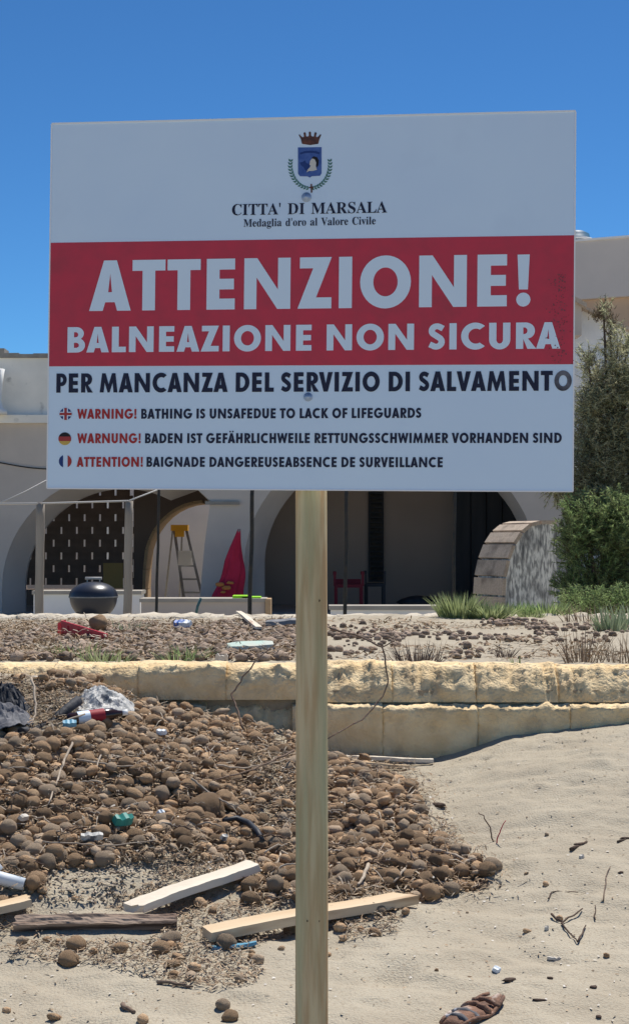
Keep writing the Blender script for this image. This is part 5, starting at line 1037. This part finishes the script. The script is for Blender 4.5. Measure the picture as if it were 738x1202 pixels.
# shrubs at the right: stems, limbs and many small leaf sprays
def shrub(name, label, base, blobs, nleaf, mat, leaf, stems, cat='shrub', group=None, droop=.0, tipmat=None, tips=0):
    t = thing(name, label, cat, base); g = G()
    for (p, r, _w) in stems and blobs:
        mid = Vector(base).lerp(Vector(p), .5)+Vector((random.uniform(-.1, .1), random.uniform(-.1, .1), 0))
        g.tube([Vector(base)+Vector((random.uniform(-.08, .08), 0, 0)), mid, Vector(p), Vector(p)+Vector((random.uniform(-.1, .1), 0, r[2]*.6))], [.035, .022, .012, .005], 6)
    obj('trunk', g, M['bark'], t); g = G(); tw = sum(b[2] for b in blobs); g3 = G()
    for (p, r, w_) in blobs:
        p = Vector(p); ncl = max(3, int(nleaf*w_/tw/26))
        for c in range(ncl):
            q = Vector((random.gauss(0, 1), random.gauss(0, 1), random.gauss(0, 1))); q = q.normalized()*(random.random()**.45)
            cpos = p+Vector((q.x*r[0], q.y*r[1], q.z*r[2])); out = (q+Vector((0, 0, .35-droop))).normalized(); cs = random.uniform(.5, 1.2)
            g3.tube([cpos-out*.12, cpos+out*leaf[0]*1.6], [.004, .002], 3, False)
            for k in range(26):
                dd = (out*.6+Vector((random.gauss(0, .8), random.gauss(0, .8), random.gauss(0, .7)-.15))).normalized(); s0 = cpos+out*random.uniform(-.1, leaf[0]*1.5)
                g.blade(s0, dd, leaf[0]*cs*random.uniform(.5, 1.1), leaf[1]*random.uniform(.6, 1.2), .1, 1, side=Vector((random.gauss(0, 1), random.gauss(0, 1), random.gauss(0, 1))))
    obj('crown', g, M[mat], t); obj('twigs', g3, M['bark'], t)
    if tipmat:
        g = G()
        for (p, r) in tips:
            p = Vector(p)
            for k in range(120):
                q = Vector((random.gauss(0, .5)*r[0], random.gauss(0, .5)*r[1], random.gauss(0, .5)*r[2])); g.blade(p+q, Vector((random.gauss(0, .5), random.gauss(0, .5), 1)), .07, .014, .1, 1, side=Vector((random.gauss(0, 1), random.gauss(0, 1), 0)))
        obj('dry_tips', g, M[tipmat], t, kind='stuff')
Y = 19.5
def bl(u, v, ru, rv, w, Y=19.5, dy=.5): k = Y/1850; return (at(u, v, Y), (ru*k, dy, rv*k), w)
shrub('tamarisk_tree', 'olive brown feathery tamarisk rising right of the sign with a reddish dry tip', (X(722, Y), Y, .40),
      [bl(705, 560, 32, 42, 9), bl(740, 540, 38, 50, 9), bl(690, 520, 20, 30, 4), bl(715, 505, 28, 25, 5), bl(700, 448, 15, 26, 1.6), bl(722, 430, 14, 34, 1.8), bl(690, 425, 9, 16, .5), bl(716, 395, 7, 18, .4), bl(708, 368, 7, 12, .15), bl(745, 470, 20, 30, 2.4), bl(780, 500, 40, 60, 6), bl(730, 608, 46, 40, 8), bl(652, 560, 22, 26, 3), bl(688, 585, 20, 30, 6), bl(712, 470, 22, 22, 3.5), bl(690, 482, 13, 22, 2.5), bl(735, 450, 14, 22, 2), bl(735, 400, 8, 20, .4)],
      95000, 'tama', (.085, .014), True, 'tree', tipmat='tamat', tips=[(at(708, 366, Y), (.09, .1, .1)), (at(700, 372, Y), (.08, .1, .06)), (at(716, 380, Y), (.07, .1, .12)), (at(690, 425, Y), (.08, .1, .1))])
Y = 18.4
shrub('green_shrub', 'dense dark green shrub at the foot of the tamarisk', (X(705, Y), Y, .40),
      [bl(690, 625, 30, 28, 8, Y), bl(672, 650, 20, 28, 5, Y), bl(715, 640, 30, 30, 7, Y), bl(745, 650, 30, 40, 8, Y), bl(700, 680, 38, 26, 8, Y), bl(668, 690, 16, 20, 4, Y), bl(735, 690, 34, 24, 7, Y), bl(790, 650, 40, 50, 8, Y), bl(676, 708, 18, 16, 5, 16.9), bl(704, 710, 22, 18, 6, 16.9), bl(738, 710, 24, 18, 6, 16.9), bl(664, 600, 8, 12, 1, Y), bl(740, 610, 24, 26, 5, Y), bl(690, 600, 26, 22, 5, Y), bl(725, 600, 30, 25, 6, Y), bl(668, 625, 14, 20, 3, Y)],
      70000, 'green', (.06, .016), True)
